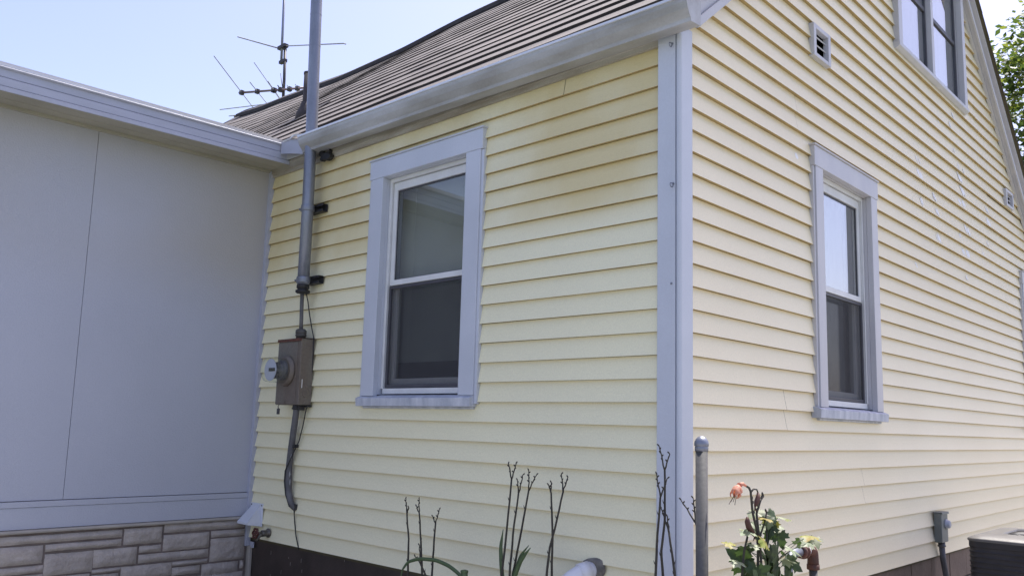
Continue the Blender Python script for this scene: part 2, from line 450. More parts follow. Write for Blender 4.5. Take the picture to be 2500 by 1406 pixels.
def siding(f, lim, opens, nlo, nhi, zmax, seams, seed):
    """lap siding: one strip per course, cut round the openings, with end joints as real gaps."""
    mb = MB(f)
    rnd = random.Random(seed)
    gap = 0.0008 if seed == 3 else 0.0028
    for n in range(nhi, nlo - 1, -1):
        zb = (25 - n) * EX; zt = min(zb + EX, zmax)
        if zt - zb < 0.004: continue
        off = rnd.uniform(-0.0012, 0.0012)
        ph = rnd.uniform(0, 50)
        sm = [s for s, k in seams if k == n]
        lv = sorted(set([zb + (zt - zb) * t for t in (0, 0.1, 0.22, 0.38, 0.55, 0.68, 0.78, 0.88, 1.0)] +
                        [z for o in opens for z in o[2:4] if zb < z < zt]))
        def dd(z, s):
            t = (z - zb) / EX
            k = sum(1 for q in sm if s > q)
            return prof_d(t) + off * (1 - t) - 0.0016 * k + 0.0011 * (1 - t) * noise.noise(Vector((s * 1.3 + ph, n * 3.1, seed)))
        def zw(s):   # the butt line is never dead straight
            return 0.0016 * noise.noise(Vector((s * 0.8 + ph, n * 1.7, seed + 9)))
        for za, zc in zip(lv, lv[1:]):
            zm = 0.5 * (za + zc)
            a0, a1 = lim(za); c0, c1 = lim(zc)
            if a1 - a0 < .02 or c1 - c0 < 0.005: continue
            cuts = [(o[0], o[1]) for o in opens if o[2] < zm < o[3]] + [(q - gap, q + gap) for q in sm]
            for p, q in sub_iv((a0, a1), cuts):
                k = max(1, int((q - p) / 0.35))
                prev = None
                for i in range(k + 1):
                    s = p + (q - p) * i / k
                    st = s
                    if abs(s - a0) < 1e-6: st = c0
                    if abs(s - a1) < 1e-6: st = c1
                    lo = mb.v(s, dd(za, s), za + (zw(s) if za == zb else 0)); hi = mb.v(st, dd(zc, st), zc + (zw(st) * 0 if zc == zt else 0))
                    if prev:
                        mb.face([prev[0], lo, hi, prev[1]], True)
                    prev = (lo, hi)
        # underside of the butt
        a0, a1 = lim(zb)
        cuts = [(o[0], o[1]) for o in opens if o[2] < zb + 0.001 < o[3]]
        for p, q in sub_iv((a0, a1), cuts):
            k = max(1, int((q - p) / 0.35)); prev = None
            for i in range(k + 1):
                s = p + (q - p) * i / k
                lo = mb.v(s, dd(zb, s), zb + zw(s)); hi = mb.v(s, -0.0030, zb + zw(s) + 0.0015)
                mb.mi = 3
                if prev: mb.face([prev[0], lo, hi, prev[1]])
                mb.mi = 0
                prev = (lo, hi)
    return mb

def backing(mb, f_lim, opens, zlo, zhi, step, d):
    mb.mi = 1
    zs = sorted(set([zlo + k * step for k in range(int((zhi - zlo) / step) + 1)] + [zhi] + [z for o in opens for z in o[2:4] if zlo < z < zhi]))
    for za, zc in zip(zs, zs[1:]):
        zm = .5 * (za + zc)
        a0, a1 = f_lim(za); c0, c1 = f_lim(zc)
        for p, q in sub_iv((a0, a1), [(o[0], o[1]) for o in opens if o[2] < zm < o[3]]):
            pt = c0 if abs(p - a0) < 1e-6 else p
            qt = c1 if abs(q - a1) < 1e-6 else q
            mb.poly([(p, d, za), (q, d, za), (qt, d, zc), (pt, d, zc)])
    mb.mi = 0

limA = lambda z: (XL, -0.082)
def limB(z):
    if z < 2.60: return (0.066, YD)
    return (max(0.066, (z + 0.20 - Z0) / SL), back(max(0.0, (z + 0.20 - Z0) / SL)))
mb = siding(mapA, limA, WA_OPEN, 0, 25, 2.60, [(-0.66, 1)], 3)
backing(mb, lambda z: (XL, -0.0), WA_OPEN, -0.02, 2.75, 0.5, -0.006)
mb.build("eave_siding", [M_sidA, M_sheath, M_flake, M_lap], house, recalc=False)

SEAMB = [(1.173, 0), (1.173, -1), (0.977, 15), (0.977, 16), (2.044, -8), (2.044, -9), (2.114, -4), (2.114, -3), (3.143, 4), (3.143, 3),
         (3.296, 8), (3.296, 7), (2.70, 10), (2.70, 9), (3.436, 14), (3.436, 13), (4.70, 15), (4.70, 16), (1.972, 20), (1.972, 19),
         (3.806, 18), (3.806, 17), (4.234, -4), (4.234, -5), (4.718, -11), (4.718, -10), (5.04, -4), (5.04, -3), (4.908, 0), (4.908, -1),
         (5.563, 6), (5.563, 5), (5.565, 11), (5.565, 10), (4.611, 22), (4.611, 23), (3.77, 24), (3.77, 23), (5.749, -8), (5.749, -7),
         (5.527, 18), (5.527, 17), (4.4, 20)]
mb = siding(mapB, limB, WB_OPEN, -30, 25, 5.6, [(a, b + 1) for a, b in SEAMB], 11)
backing(mb, limB, WB_OPEN, -0.02, 5.45, 0.15, -0.006)
# bare white flecks where the skin has come off: thin pieces on the siding face
FL = [(2.505, 3.155, .5), (3.171, 2.768, .7), (3.212, 2.671, 1), (3.512, 2.568, 1), (3.546, 2.465, .9), (3.225, 2.475, .8), (3.55, 2.277, 1.1),
      (4.159, 2.961, .8), (4.292, 2.959, .6), (4.198, 2.857, 1.6), (4.268, 2.804, 1.2), (4.227, 2.685, 1.6), (4.962, 2.777, 1.0), (4.995, 2.673, 1.3),
      (4.305, 2.468, 1.6), (4.219, 2.276, 1.0), (4.344, 2.287, 1.1), (4.762, 2.369, .7), (4.057, 3.371, .8), (4.009, 3.264, .7), (4.068, 3.081, .6),
      (1.166, 2.282, .5), (3.071, 1.983, .5), (4.265, 2.072, .6), (3.708, 3.251, .4), (4.129, 2.401, .8), (4.943, 2.462, .6)]
mb.mi = 2
rf = random.Random(5)
for s, z, k in FL:
    n = math.ceil(25 - z / EX); zb = (25 - n) * EX
    for q in range(3 if k > 0.9 else 2):
        cs = s + rf.uniform(-.045, .045) * k; h = rf.uniform(.026, .047) * min(k, 1.1)
        cz = min(max(z + rf.uniform(-.02, .02), zb + h + .006), zb + EX - h - .006)
        w = rf.uniform(.012, .034) * k
        pts = []
        for i in range(9):
            a = 2 * math.pi * i / 9; rr = rf.uniform(.55, 1.15)
            ds, dz = w * rr * math.cos(a), h * rr * math.sin(a)
            zz = min(max(cz + dz, zb + .004), zb + EX - .004)
            pts.append((cs + ds - 0.35 * dz, prof_d((zz - zb) / EX) + 0.0010 + .0002 * q, zz))
        c0 = mb.v(cs, prof_d((cz - zb) / EX) + 0.0012 + .0002 * q, cz)
        vv = [mb.v(*p) for p in pts]
        for i in range(9):
            mb.face([c0, vv[i], vv[(i + 1) % 9]])
mb.mi = 0
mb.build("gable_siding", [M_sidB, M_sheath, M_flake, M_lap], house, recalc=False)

# hidden walls, floor and the ground-floor ceiling, so the rooms behind the glass are closed
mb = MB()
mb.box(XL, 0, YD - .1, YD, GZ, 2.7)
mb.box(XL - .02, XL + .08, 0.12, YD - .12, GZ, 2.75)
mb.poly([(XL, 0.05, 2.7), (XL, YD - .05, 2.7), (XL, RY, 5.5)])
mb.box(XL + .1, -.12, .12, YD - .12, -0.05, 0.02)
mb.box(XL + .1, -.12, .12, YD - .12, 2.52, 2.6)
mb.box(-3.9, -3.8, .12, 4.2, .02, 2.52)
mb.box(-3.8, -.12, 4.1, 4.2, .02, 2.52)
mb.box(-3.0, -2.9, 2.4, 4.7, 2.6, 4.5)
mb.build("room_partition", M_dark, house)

# foundation
mb = MB()
mb.box(XL, -0.03, 0.012, 0.10, GZ - .3, -0.012)
mb.mi = 1
rr = random.Random(21)
for k in range(34):
    x = rr.uniform(-3.3, -0.9); z = rr.uniform(-0.35, -0.03); h = rr.uniform(.004, .03)
    mb.box(x, x + rr.uniform(.001, .003), 0.0105, 0.013, z, z + h)
mb.build("dark_foundation_wall", [M_found, M_scr], house)
mb = MB()
mb.mi = 1
mb.box(-0.10, -0.026, 0.10, YD, GZ - .3, -0.014)
mb.mi = 0
for row in range(4):
    z1 = -0.02 - row * 0.2; z0 = z1 - 0.19
    s = 0.015 + (0.2 if row % 2 else 0)
    while s < YD:
        mb.box(-0.09, -0.012 + random.uniform(-.002, .002), s, min(s + 0.39, YD), z0, z1)
        s += 0.397
mb.build("block_foundation", [M_block, M_blockj], house, bevel=0.004)

# corner trim: flat board on the eave side, round-nosed post on the gable side
mb = MB()
mb.box(-0.094, -0.002, -0.030, 0.0, -0.035, 2.60)
mb.build("corner_board", M_white, house, bevel=0.004)
mb = MB()
pr = [(0.0, -0.004), (0.0, -0.018)] + [(0.014 + 0.0135 * math.cos(t), -0.020 + 0.0135 * math.sin(t)) for t in (R(-170 + 170 * k / 8) for k in range(9))] + [(0.0275, 0.062), (0.024, 0.071), (0.0, 0.071)]
mb.prism(pr, -0.035, 2.585, lambda s, a, b: (a, b, s))
cp = mb.build("corner_post", M_white, house, bevel=0.002)
for hz, hx in ((2.505, -0.016), (1.86, -0.010), (1.42, -0.02)):
    mb = MB()
    mb.lathe((hx, -0.030, hz), (0, -1, 0), [(0, .005), (.003, .005), (.004, .003)], 10)
    if hz > 1.5:
        mb.tube([(hx, -.032, hz)] + arc((hx, -.046, hz - .008), (0, 0, 1), (0, -1, 0), 60, 330, .011, 8), 0.0022, 8)
    mb.build("cup_hook" if hz > 1.5 else "nail_head", M_galv, cp)

# frieze moulding under the eave
mb = MB()
fr = [(0.0, 2.525), (0.016, 2.525), (0.022, 2.545), (0.030, 2.549), (0.030, 2.580), (0.038, 2.586), (0.038, 2.70), (0.0, 2.70)]
mb.prism([(-d, z) for d, z in fr], XL, -0.095, lambda s, a, b: (s, a, b))
mb.build("eave_frieze", M_frieze, house, bevel=0.0015)

# gutter: K profile with wall thickness, open at the top, lip and end cap
mb = MB()
def gz(x): return -0.022 + 0.0135 * (-x)       # falls to the right
out = [(-.040, 2.674), (-.040, 2.562), (-.118, 2.556), (-.121, 2.572), (-.132, 2.584), (-.148, 2.604), (-.158, 2.632), (-.160, 2.650), (-.166, 2.652), (-.166, 2.664), (-.150, 2.664)]
inn = [(-.150, 2.659), (-.157, 2.648), (-.154, 2.633), (-.144, 2.607), (-.128, 2.588), (-.117, 2.576), (-.115, 2.561), (-.044, 2.566), (-.044, 2.674)]
xsg = [-2.86 + k * (2.992 / 18) for k in range(19)]
ring = []
for x in xsg:
    wob = 0.002 * noise.noise(Vector((x * 2.1, 0, 4)))
    ring.append([mb.v(x, a + wob, b + gz(x) + 0.5 * wob) for a, b in out + inn])
nn = len(ring[0])
for A, B in zip(ring, ring[1:]):
    for k in range(nn):
        mb.mi = 1 if 7 <= k <= 10 else 0
        mb.face([A[k], A[(k + 1) % nn], B[(k + 1) % nn], B[k]], False)
mb.mi = 0
mb.face(ring[0][:11] + ring[0][11:]); mb.face(ring[-1][::-1])
gut = mb.build("gutter", [M_gutter, M_lip], house)
gut.data.polygons.foreach_set("use_smooth", [False] * len(gut.data.polygons))
mb = MB()
capo = [(a * 1.02, b + gz(.132) + (0.004 if b > 2.6 else -.004)) for a, b in out]
mb.prism(capo, 0.132, 0.1355, lambda s, a, b: (s, a, b))
mb.build("end_cap", M_gutter, gut, bevel=0.001)
# leaf grit lying in the gutter lip
mb = MB()
rr = random.Random(3)
for k in range(110):
    x = rr.choice([rr.uniform(-2.75, .05), rr.gauss(-1.55, .12), rr.gauss(-0.95, .1), rr.gauss(-2.2, .1)]); s = rr.uniform(.002, .007)
    if not -2.8 < x < .1: continue
    y = rr.uniform(-.150, -.10); z = 2.663 + gz(x)
    mb.poly([(x - s, y, z + rr.uniform(0, .006)), (x + s, y - s, z + .003), (x + s * .5, y + s, z + rr.uniform(.002, .012))])
mb.build("gutter_debris", M_wilt, gut, recalc=False)["kind"] = "stuff"

# roof: one mesh, every course of shingles a real step
RV = [(-12, .15), (-10.8, .14), (-9.3, .05), (-8.4, .01), (-7.4, -.035), (-6.5, -.035), (-4.76, .025), (-2.5, .03), (.3, .01)]
def rv(x):          # the old ridge sags and rises
    for (a, p), (b, q) in zip(RV, RV[1:]):
        if x <= b:
            t = min(1, max(0, (x - a) / (b - a))); t = t * t * (3 - 2 * t)
            return p + (q - p) * t
    return RV[-1][1]
mb = MB()
XR = 0.115; XE = XL - 0.12
ncour = 18
dy = (RY + 0.085) / ncour
rr = random.Random(17)
segx = [XR + (XE - XR) * k / 92 for k in range(93)]
for side in (0, 1):
    for k in range(ncour):
        y0 = -0.085 + k * dy; y1 = y0 + dy
        th = (0.0142 - 0.0062 * k / ncour) * rr.uniform(.8, 1.3)
        ph = rr.uniform(0, 99)
        row = []
        sx = segx if side == 0 else [XR + (XE - XR) * q / 12 for q in range(13)]
        for x in sx:
            w = (y0 / RY) ** 1.0 if y0 > 0 else 0
            w1 = max(0, y1 / RY)
            e = 0.006 * noise.noise(Vector((x * 3.0, ph, 0))) + 0.012 * noise.noise(Vector((x * .5, ph, 2)))
            ya, yb = y0 - e, y1 + .02
            za = Z0 + SL * ya + rv(x) * w; zb = Z0 + SL * yb + rv(x) * w1
            nx, nz = -SL / math.hypot(1, SL), 1 / math.hypot(1, SL)
            t2 = th * (1 + .25 * noise.noise(Vector((x * 4, ph, 7))))
            P = [(ya, za), (ya + nx * t2, za + nz * t2), (yb + nx * .001, zb + nz * .001)]
            if side == 1: P = [(back(a), b) for a, b in P]
            row.append([mb.v(x, a, b) for a, b in P])
        for A, B in zip(row, row[1:]):
            mb.mi = 1; mb.face([A[0], A[1], B[1], B[0]])
            mb.mi = 0; mb.face([A[1], A[2], B[2], B[1]])
mb.mi = 0
roof = mb.build("roof", [M_shin, M_shinb], house, recalc=False)
# deck below the shingles with the gable overhang
mb = MB()
for i in range(0, 92, 2):
    x, x2 = segx[i], segx[i + 2]
    for yA, yB in ((-0.06, RY), (RY, back(-.06))):
        def pz(xx, yy): return roof_z(yy) + rv(xx) * max(0, 1 - abs(yy - RY) / RY) - .035
        mb.poly([(x, yA, pz(x, yA)), (x2, yA, pz(x2, yA)), (x2, yB, pz(x2, yB)), (x, yB, pz(x, yB))])
        mb.poly([(x, yA, pz(x, yA) - .02), (x2, yA, pz(x2, yA) - .02), (x2, yB, pz(x2, yB) - .02), (x, yB, pz(x, yB) - .02)])
mb.build("roof_deck", M_sheath, roof, recalc=False)
mb = MB()
for a, b in zip(segx, segx[1:]):
    if b < -10.45: continue
    zr = Z0 + SL * RY
    for s in (-1, 1):
        pa = [(0, .066), (.16 * s, -.060), (.16 * s, -.115), (0, .02)]
        A = [mb.v(a, RY + p, zr + rv(a) + q) for p, q in pa]; B = [mb.v(b, RY + p, zr + rv(b) + q) for p, q in pa]
        for k in range(4): mb.face([A[k], A[(k + 1) % 4], B[(k + 1) % 4], B[k]])
        mb.face(A); mb.face(B)
mb.build("ridge_cap", M_cap, roof)
# metal drip edge at the eave
mb = MB()
mb.box(XL - .1, 0.115, -0.095, -0.050, 2.660, 2.672)
mb.box(XL - .1, 0.115, -0.056, -0.050, 2.60, 2.660)
mb.build("drip_edge", M_lip, roof, bevel=0.001)

# rake boards on the gable
for sgn, nm in ((-1, 0), (1, 1)):
    mb = MB()
    def yy(t): return t if sgn < 0 else back(t)
    def rake(x0, x1, lo, hi, ya, yb):
        p = []
        for x in (x0, x1):
            for t in (ya, yb):
                zt = Z0 + SL * t
                p.append((mb.v(x, yy(t), zt + lo), mb.v(x, yy(t), zt + hi)))
        (a, b), (c, d), (e, f_), (g_, h) = p
        for q in ((a, c, d, b), (e, f_, h, g_), (a, b, f_, e), (c, g_, h, d), (a, e, g_, c), (b, d, h, f_)):
            mb.face(q)
    e0 = -0.05
    rake(0.018, 0.060, -0.200, -0.060, e0 + (0.09 if sgn < 0 else 0), RY)
    rake(0.060, 0.076, -0.215, -0.165, e0 + (0.09 if sgn < 0 else 0), RY)
    rake(0.060, 0.096, -0.085, -0.018, e0, RY)
    rake(0.004, 0.030, -0.232, -0.202, e0 + (0.28 if sgn < 0 else 0.0), RY)
    mb.build("rake_board", M_whiteB, house, bevel=0.002)

# plumbing stack through the roof
mb = MB()
vx, vy = -4.60, 0.97
vz = roof_z(vy)
mb.tube([(vx, vy, vz - .1), (vx, vy, vz + 0.42)], .042, 18)
mb.lathe((vx, vy, vz + .42), (0, 0, 1), [(-.02, .046), (0.0, .046), (.004, .038)], 18)
st = mb.build("roof_vent_pipe", M_cap, house)
mb = MB()
nrm = Vector((0, -SL, 1)).normalized(); up = Vector((0, 1, SL)).normalized()
base = Vector((vx, vy, vz)) + nrm * .018
q = [base + Vector((a, 0, 0)) + up * b for a, b in ((-.30, -.20), (.2, -.17), (.17, .2), (-.16, .22))]
lo = [mb.bm.verts.new(p) for p in q]; hi = [mb.bm.verts.new(p + nrm * .006) for p in q]
mb.face(lo[::-1]); mb.face(hi)
for k in range(4): mb.face([lo[k], lo[(k + 1) % 4], hi[(k + 1) % 4], hi[k]])
mb.lathe(tuple(base - nrm * .01), (0, 0, 1), [(-.06, .10), (.02, .085), (.07, .06), (.12, .046)], 18)
mb.build("flashing", M_cap, st)

# ------------------------------------------------------------------ windows of the house
def window(f, s0, s1, z0, z1, side, blind_kind):
    M_gl = M_glass if blind_kind == 'blind' else M_glassB
    """double-hung window: f wall frame, casing outer s0..s1, z0..z1; side = +1 when J channel shows on the s1 edge"""
    cw = 0.125
    cs = 0.135 if side > 0 else 0.118
    i0, i1, j0, j1 = s0 + cs, s1 - cs, z0 + 0.065, z1 - 0.125
    mb = MB(f)
    # casing: side boards, head, drip cap
    mb.box(s0 + .02, i0, 0.0, 0.034, z0 + .055, z1 - .122)
    mb.box(i1, s1 - .02, 0.0, 0.034, z0 + .055, z1 - .122)
    mb.box(s0 + .004, s1 - .004, 0.0, 0.036, z1 - .1215, z1 - .006)
    mb.box(s0 - .004, s1 + .004, 0.0, 0.044, z1 - .0055, z1 + .004)
    # J channel on both sides
    mb.box(s0, s0 + .0195, 0.0, 0.026, z0 + .01, z1 - .124)
    mb.box(s1 - .0195, s1, 0.0, 0.026, z0 + .01, z1 - .124)
    # jamb liners (the reveal)
    mb.box(i0 - .012, i0 - .001, -0.13, -0.001, j0, j1)
    mb.box(i1 + .001, i1 + .012, -0.13, -0.001, j0, j1)
    mb.box(i0 - .012, i1 + .012, -0.13, -0.001, j1 + .001, j1 + .014)
    o = mb.build("window", M_white if f is mapA else M_whiteB, house, bevel=0.0025)
    # sill
    mb = MB(f)
    mb.prism([(0.0, z0 - .004), (0.052, z0 - .004), (0.056, z0 + .042), (0.035, z0 + .052), (-.05, z0 + .066), (-.12, z0 + .068), (-.12, z0 + .03), (0, z0 + .03)],
             s0 - .002 if side > 0 else s0 - .03, s1 - .021 if side > 0 else s1 + .004, lambda s, a, b: (s, a, b))
    mb.box(s0 + .03, s1 - .03, -.0, .022, z0 - .016, z0 - .0045)
    mb.build("sill", M_sill, o, bevel=0.002)
    # outer frame and storm tracks
    mb = MB(f)
    d0, d1 = -0.085, -0.022
    k = 0.024
    mb.box(i0, i0 + k, d0, d1, j0 + .035, j1); mb.box(i1 - k, i1, d0, d1, j0 + .035, j1)
    mb.box(i0 + k + .001, i1 - k - .001, d0, d1 + .002, j1 - k, j1)
    mb.box(i0 + k + .001, i1 - k - .001, d0, d1 + .004, j0 + .004, j0 + .036)
    mb.box(i0 + k - .006, i0 + k + .004, d1, d1 + .006, j0 + .037, j1 - .002)
    mb.box(i1 - k - .004, i1 - k + .006, d1, d1 + .006, j0 + .037, j1 - .002)
    mb.build("window_frame", M_whiteW, o, bevel=0.0015)
    zm = z0 + (z1 - z0) * 0.485
    a0, a1 = i0 + k + .003, i1 - k - .003
    # upper sash (outer)
    mb = MB(f)
    mb.box(a0, a0 + .034, -.058, -.034, zm - .012, j1 - k - .004)
    mb.box(a1 - .034, a1, -.058, -.034, zm - .012, j1 - k - .004)
    mb.box(a0 + .035, a1 - .035, -.058, -.032, j1 - k - .052, j1 - k - .004)
    mb.box(a0 + .035, a1 - .035, -.058, -.026, zm - .014, zm + .018)
    mb.build("upper_sash", M_whiteW, o, bevel=0.0015)
    mb = MB(f)
    mb.box(a0 + .034, a1 - .034, -.050, -.046, zm + .017, j1 - k - .050)
    mb.build("upper_pane", M_gl, o)
    # thin dark glazing gasket
    mb = MB(f)
    g0, g1, h0, h1 = a0 + .0355, a1 - .0355, zm + .0185, j1 - k - .0525
    for q in ((g0, g0 + .006, h0, h1), (g1 - .006, g1, h0, h1), (g0 + .0065, g1 - .0065, h0, h0 + .006), (g0 + .0065, g1 - .0065, h1 - .008, h1)):
        mb.box(q[0], q[1], -.0455, -.041, q[2], q[3])
    mb.build("glazing_gasket", M_winframe, o)
    # lower sash (inner) with pane
    mb = MB(f)
    b0, b1 = j0 + .040, zm + .012
    mb.box(a0, a0 + .04, -.092, -.064, b0, b1); mb.box(a1 - .04, a1, -.092, -.064, b0, b1)
    mb.box(a0 + .041, a1 - .041, -.092, -.062, b0, b0 + .055); mb.box(a0 + .041, a1 - .041, -.092, -.062, b1 - .03, b1)
    mb.build("lower_sash", M_whiteW, o, bevel=0.0015)
    mb = MB(f)
    mb.box(a0 + .040, a1 - .040, -.084, -.080, b0 + .054, b1 - .029)
    mb.build("lower_pane", M_glass, o)
    # insect screen over the lower half
    mb = MB(f)
    t0, t1, u0, u1 = a0 + .004, a1 - .004, j0 + .040, zm - .018
    for q in ((t0, t0 + .016, u0, u1), (t1 - .016, t1, u0, u1), (t0 + .0165, t1 - .0165, u0, u0 + .018), (t0 + .0165, t1 - .0165, u1 - .016, u1)):
        mb.box(q[0], q[1], -.045, -.030, q[2], q[3])
    sf = mb.build("screen_frame", M_winframe, o, bevel=0.001)
    mb = MB(f)
    mb.poly([(t0 + .015, -.036, u0 + .017), (t1 - .015, -.036, u0 + .017), (t1 - .015, -.036, u1 - .015), (t0 + .015, -.036, u1 - .015)])
    mb.build("insect_screen", M_screen, o, recalc=False)
    # what hangs inside
    if blind_kind == 'blind':
        mb = MB(f)
        zz = j1 - .02
        while zz > z0 + .27:
            mb.poly([(i0 + .004, -.128, zz), (i1 - .004, -.128, zz), (i1 - .004, -.1265, zz - .0362), (i0 + .004, -.1265, zz - .0362)])
            zz -= .0355
        for q in (i0 + .15, i1 - .15):
            mb.box(q, q + .004, -.109, -.106, z0 + .27, j1)
        mb.build("blind", M_blind, o, recalc=False)
    else:
        mb = MB(f)
        cols = []
        for s in range(49):
            u = s / 48
            x = i0 + .02 + (i1 - i0 - .04) * u
            dpt = -.155 + .007 * math.sin(u * 40 + 1.5 * math.sin(u * 9))
            cols.append((mb.v(x, dpt, j0 + .02), mb.v(x, dpt * .98, j1)))
        for A, B in zip(cols, cols[1:]):
            mb.face([A[0], B[0], B[1], A[1]], True)
        mb.build("curtain", M_curtain, o, recalc=False)
    return o

window(mapA, -2.206, -1.203, 0.893, 2.398, +1, 'blind')
window(mapB, 1.330, 2.285, 0.887, 2.402, 0, 'curtain')
window(mapB, 6.00, 6.58, 0.893, 2.402, 0, 'curtain')

# paired window upstairs in the gable
mb = MB(mapB)
u0, u1, w0, w1 = 2.770, 4.40, 3.475, 4.74
mb.box(u0, u0 + .075, 0.0, .045, w0 + .06, w1 - .08); mb.box(u1 - .075, u1, 0.0, .045, w0 + .06, w1 - .08)
mb.box(u0, u1, 0.0, .047, w1 - .079, w1)
um = .5 * (u0 + u1)
mb.box(um - .028, um + .028, -.06, .028, w0 + .06, w1 - .08)
mb.box(u0 + .06, u0 + .075, -.10, -.001, w0 + .06, w1 - .08); mb.box(u1 - .075, u1 - .06, -.10, -.001, w0 + .06, w1 - .08)
uw = mb.build("window", M_whiteB, house, bevel=0.003)
mb = MB(mapB)
mb.prism([(0, w0 + .012), (.025, w0 + .010), (.050, w0 + .028), (.050, w0 + .054), (.046, w0 + .0595), (-.1, w0 + .0595), (-.1, w0 + .03), (0, w0 + .03)], u0 - .012, u1 + .012, lambda s, a, b: (s, a, b))
mb.build("sill", M_whiteB, uw, bevel=0.003)
for k in (0, 1):
    p0, p1 = ((u0 + .078, um - .031) if k == 0 else (um + .031, u1 - .078))
    mb = MB(mapB)
    zr = 4.07
    for q in ((p0, p0 + .018, w0 + .062, w1 - .082), (p1 - .018, p1, w0 + .062, w1 - .082), (p0 + .0185, p1 - .0185, w0 + .062, w0 + .085),
              (p0 + .0185, p1 - .0185, zr, zr + .034), (p0 + .0185, p1 - .0185, w1 - .105, w1 - .082)):
        mb.box(q[0], q[1], -.030, -.010, q[2], q[3])
    mb.build("sash", M_winframe, uw, bevel=0.002)
    mb = MB(mapB)
    mb.box(p0 + .021, p1 - .021, -.025, -.021, w0 + .084, zr + .001); mb.box(p0 + .021, p1 - .021, -.023, -.019, zr + .033, w1 - .104)
    mb.build("pane", M_glassB, uw)
    mb = MB(mapB)
    cols = []
    for s in range(61):
        u = s / 60
        dpt = -.12 + .02 * math.sin(u * 52 + 2 * math.sin(u * 7 + k))
        cols.append((mb.v(p0 - .03 + (p1 - p0 + .25) * u, dpt, w0 + .03), mb.v(p0 - .03 + (p1 - p0 + .25) * u, dpt * .97, w1 - .08)))
    for A, B in zip(cols, cols[1:]): mb.face([A[0], B[0], B[1], A[1]], True)
    mb.build("curtain", M_curtain, uw, recalc=False)

# two small louvred gable vents
for s0, s1, z0, z1 in ((1.368, 1.602, 2.938, 3.136), (5.578, 5.838, 2.958, 3.122)):
    mb = MB(mapB)
    t = .034
    mb.box(s0, s0 + t, 0, .034, z0, z1); mb.box(s1 - t, s1, 0, .034, z0, z1)
    mb.box(s0 + t, s1 - t, 0, .033, z0, z0 + t * .7); mb.box(s0 + t, s1 - t, 0, .033, z1 - t * .8, z1)
    v = mb.build("wall_vent", M_whiteB, house, bevel=0.0025)
    mb = MB(mapB)
    for k in range(3):
        z = z0 + .030 + k * (z1 - z0 - .05) / 3
        mb.prism([(-.012, z + .030), (.014, z + .004), (.017, z + .010), (-.009, z + .036)], s0 + t, s1 - t, lambda s, a, b: (s, a, b))
    mb.build("louvre", M_whiteB, v)
    mb = MB(mapB)
    mb.poly([(s0 + .01, -.03, z0), (s1 - .01, -.03, z0), (s1 - .01, -.03, z1), (s0 + .01, -.03, z1)])
    mb.build("vent_mesh", M_black, v, recalc=False)

# ------------------------------------------------------------------ the white addition
addn = thing("house_addition", "low grey-white panelled addition with stone-faced base left of the yellow siding", "house extension", (-4.6, -2.5, GZ))
YE = -6.0
zs = lambda y: 2.545 + 0.030 * (1 + y / 1.85)      # soffit line rises towards the house
mb = MB(mapC)
seams = [-1.218, -2.44, -3.66, -4.88]
edges = [-0.016] + seams + [YE]
for a, b in zip(edges, edges[1:]):
    mb.prism([(b + .0013, 0.2985), (a - .0013, 0.2985), (a - .0013, zs(a) + .01), (b + .0013, zs(b) + .01)], -.03, 0.0, lambda s, a_, b_: (a_, s, b_))
mb.build("wall_panel", M_panel, addn, bevel=0.0012)
mb = MB(mapC)
mb.mi = 0
mb.box(YE, -.016, -.05, -.012, GZ - .2, 2.62)
mb.build("panel_backing", M_dark, addn)
mb = MB()
mb.box(-7.6, -7.5, YE, -.05, GZ, 2.6); mb.box(-7.5, -3.50, YE, YE + .1, GZ, 2.6)
mb.build("rear_wall", M_panel, addn)
# base trim: upper fillet, flat band, beige ledge
mb = MB(mapC)
mb.box(YE, -.016, -.01, .012, .262, .2945)
mb.box(YE, -.016, -.01, .008, .140, .2605)
mb.build("base_band", M_panel, addn, bevel=0.0015)
mb = MB(mapC)
mb.prism([(-.01, .1385), (.026, .1365), (.030, .126), (.026, .118), (-.01, .118)], YE, -.016, lambda s, a, b: (s, a, b))
mb.build("base_ledge", M_ledge, addn, bevel=0.001)
# corner strip against the yellow wall
mb = MB()
mb.box(-3.428, -3.392, -.034, -.001, -.06, 2.57)
mb.box(-3.385, -3.340, -.006, .0, -.07, -.03)
mb.build("corner_strip", M_ptrim, addn, bevel=0.0015)
mb = MB()
mb.box(-3.43, -3.375, -.012, .008, GZ - .1, -.058)
mb.build("corner_flashing", M_ledge, addn, bevel=0.0015)
# stone facing
ST = [(-1.53, -0.86, 0.104, 0.057), (-1.29, -0.86, 0.048, 0.006), (-0.85, -0.61, 0.107, 0.007), (-0.6, -0.04, 0.116, 0.062), (-0.6, -0.29, 0.051, -0.051),
      (-0.28, -0.03, 0.054, 0.01), (-0.28, -0.03, 0.004, -0.146), (-1.53, -1.3, 0.047, -0.056), (-1.52, -1.29, -0.065, -0.107), (-1.29, -1.02, -0.007, -0.13),
      (-1.02, -0.76, -0.006, -0.111), (-0.75, -0.61, -0.005, -0.048), (-0.75, -0.29, -0.057, -0.11), (-0.53, -0.29, -0.12, -0.149), (-0.85, -0.53, -0.12, -0.205),
      (-1.02, -0.85, -0.119, -0.145), (-0.53, -0.34, -0.156, -0.208), (-0.33, -0.07, -0.155, -0.232), (-0.06, -0.03, -0.154, -0.209), (-1.02, -.86, -.152, -.22),
      (-1.53, -1.29, -.115, -.20), (-1.29, -1.03, -.138, -.20)]
rr = random.Random(8)
z = 0.108
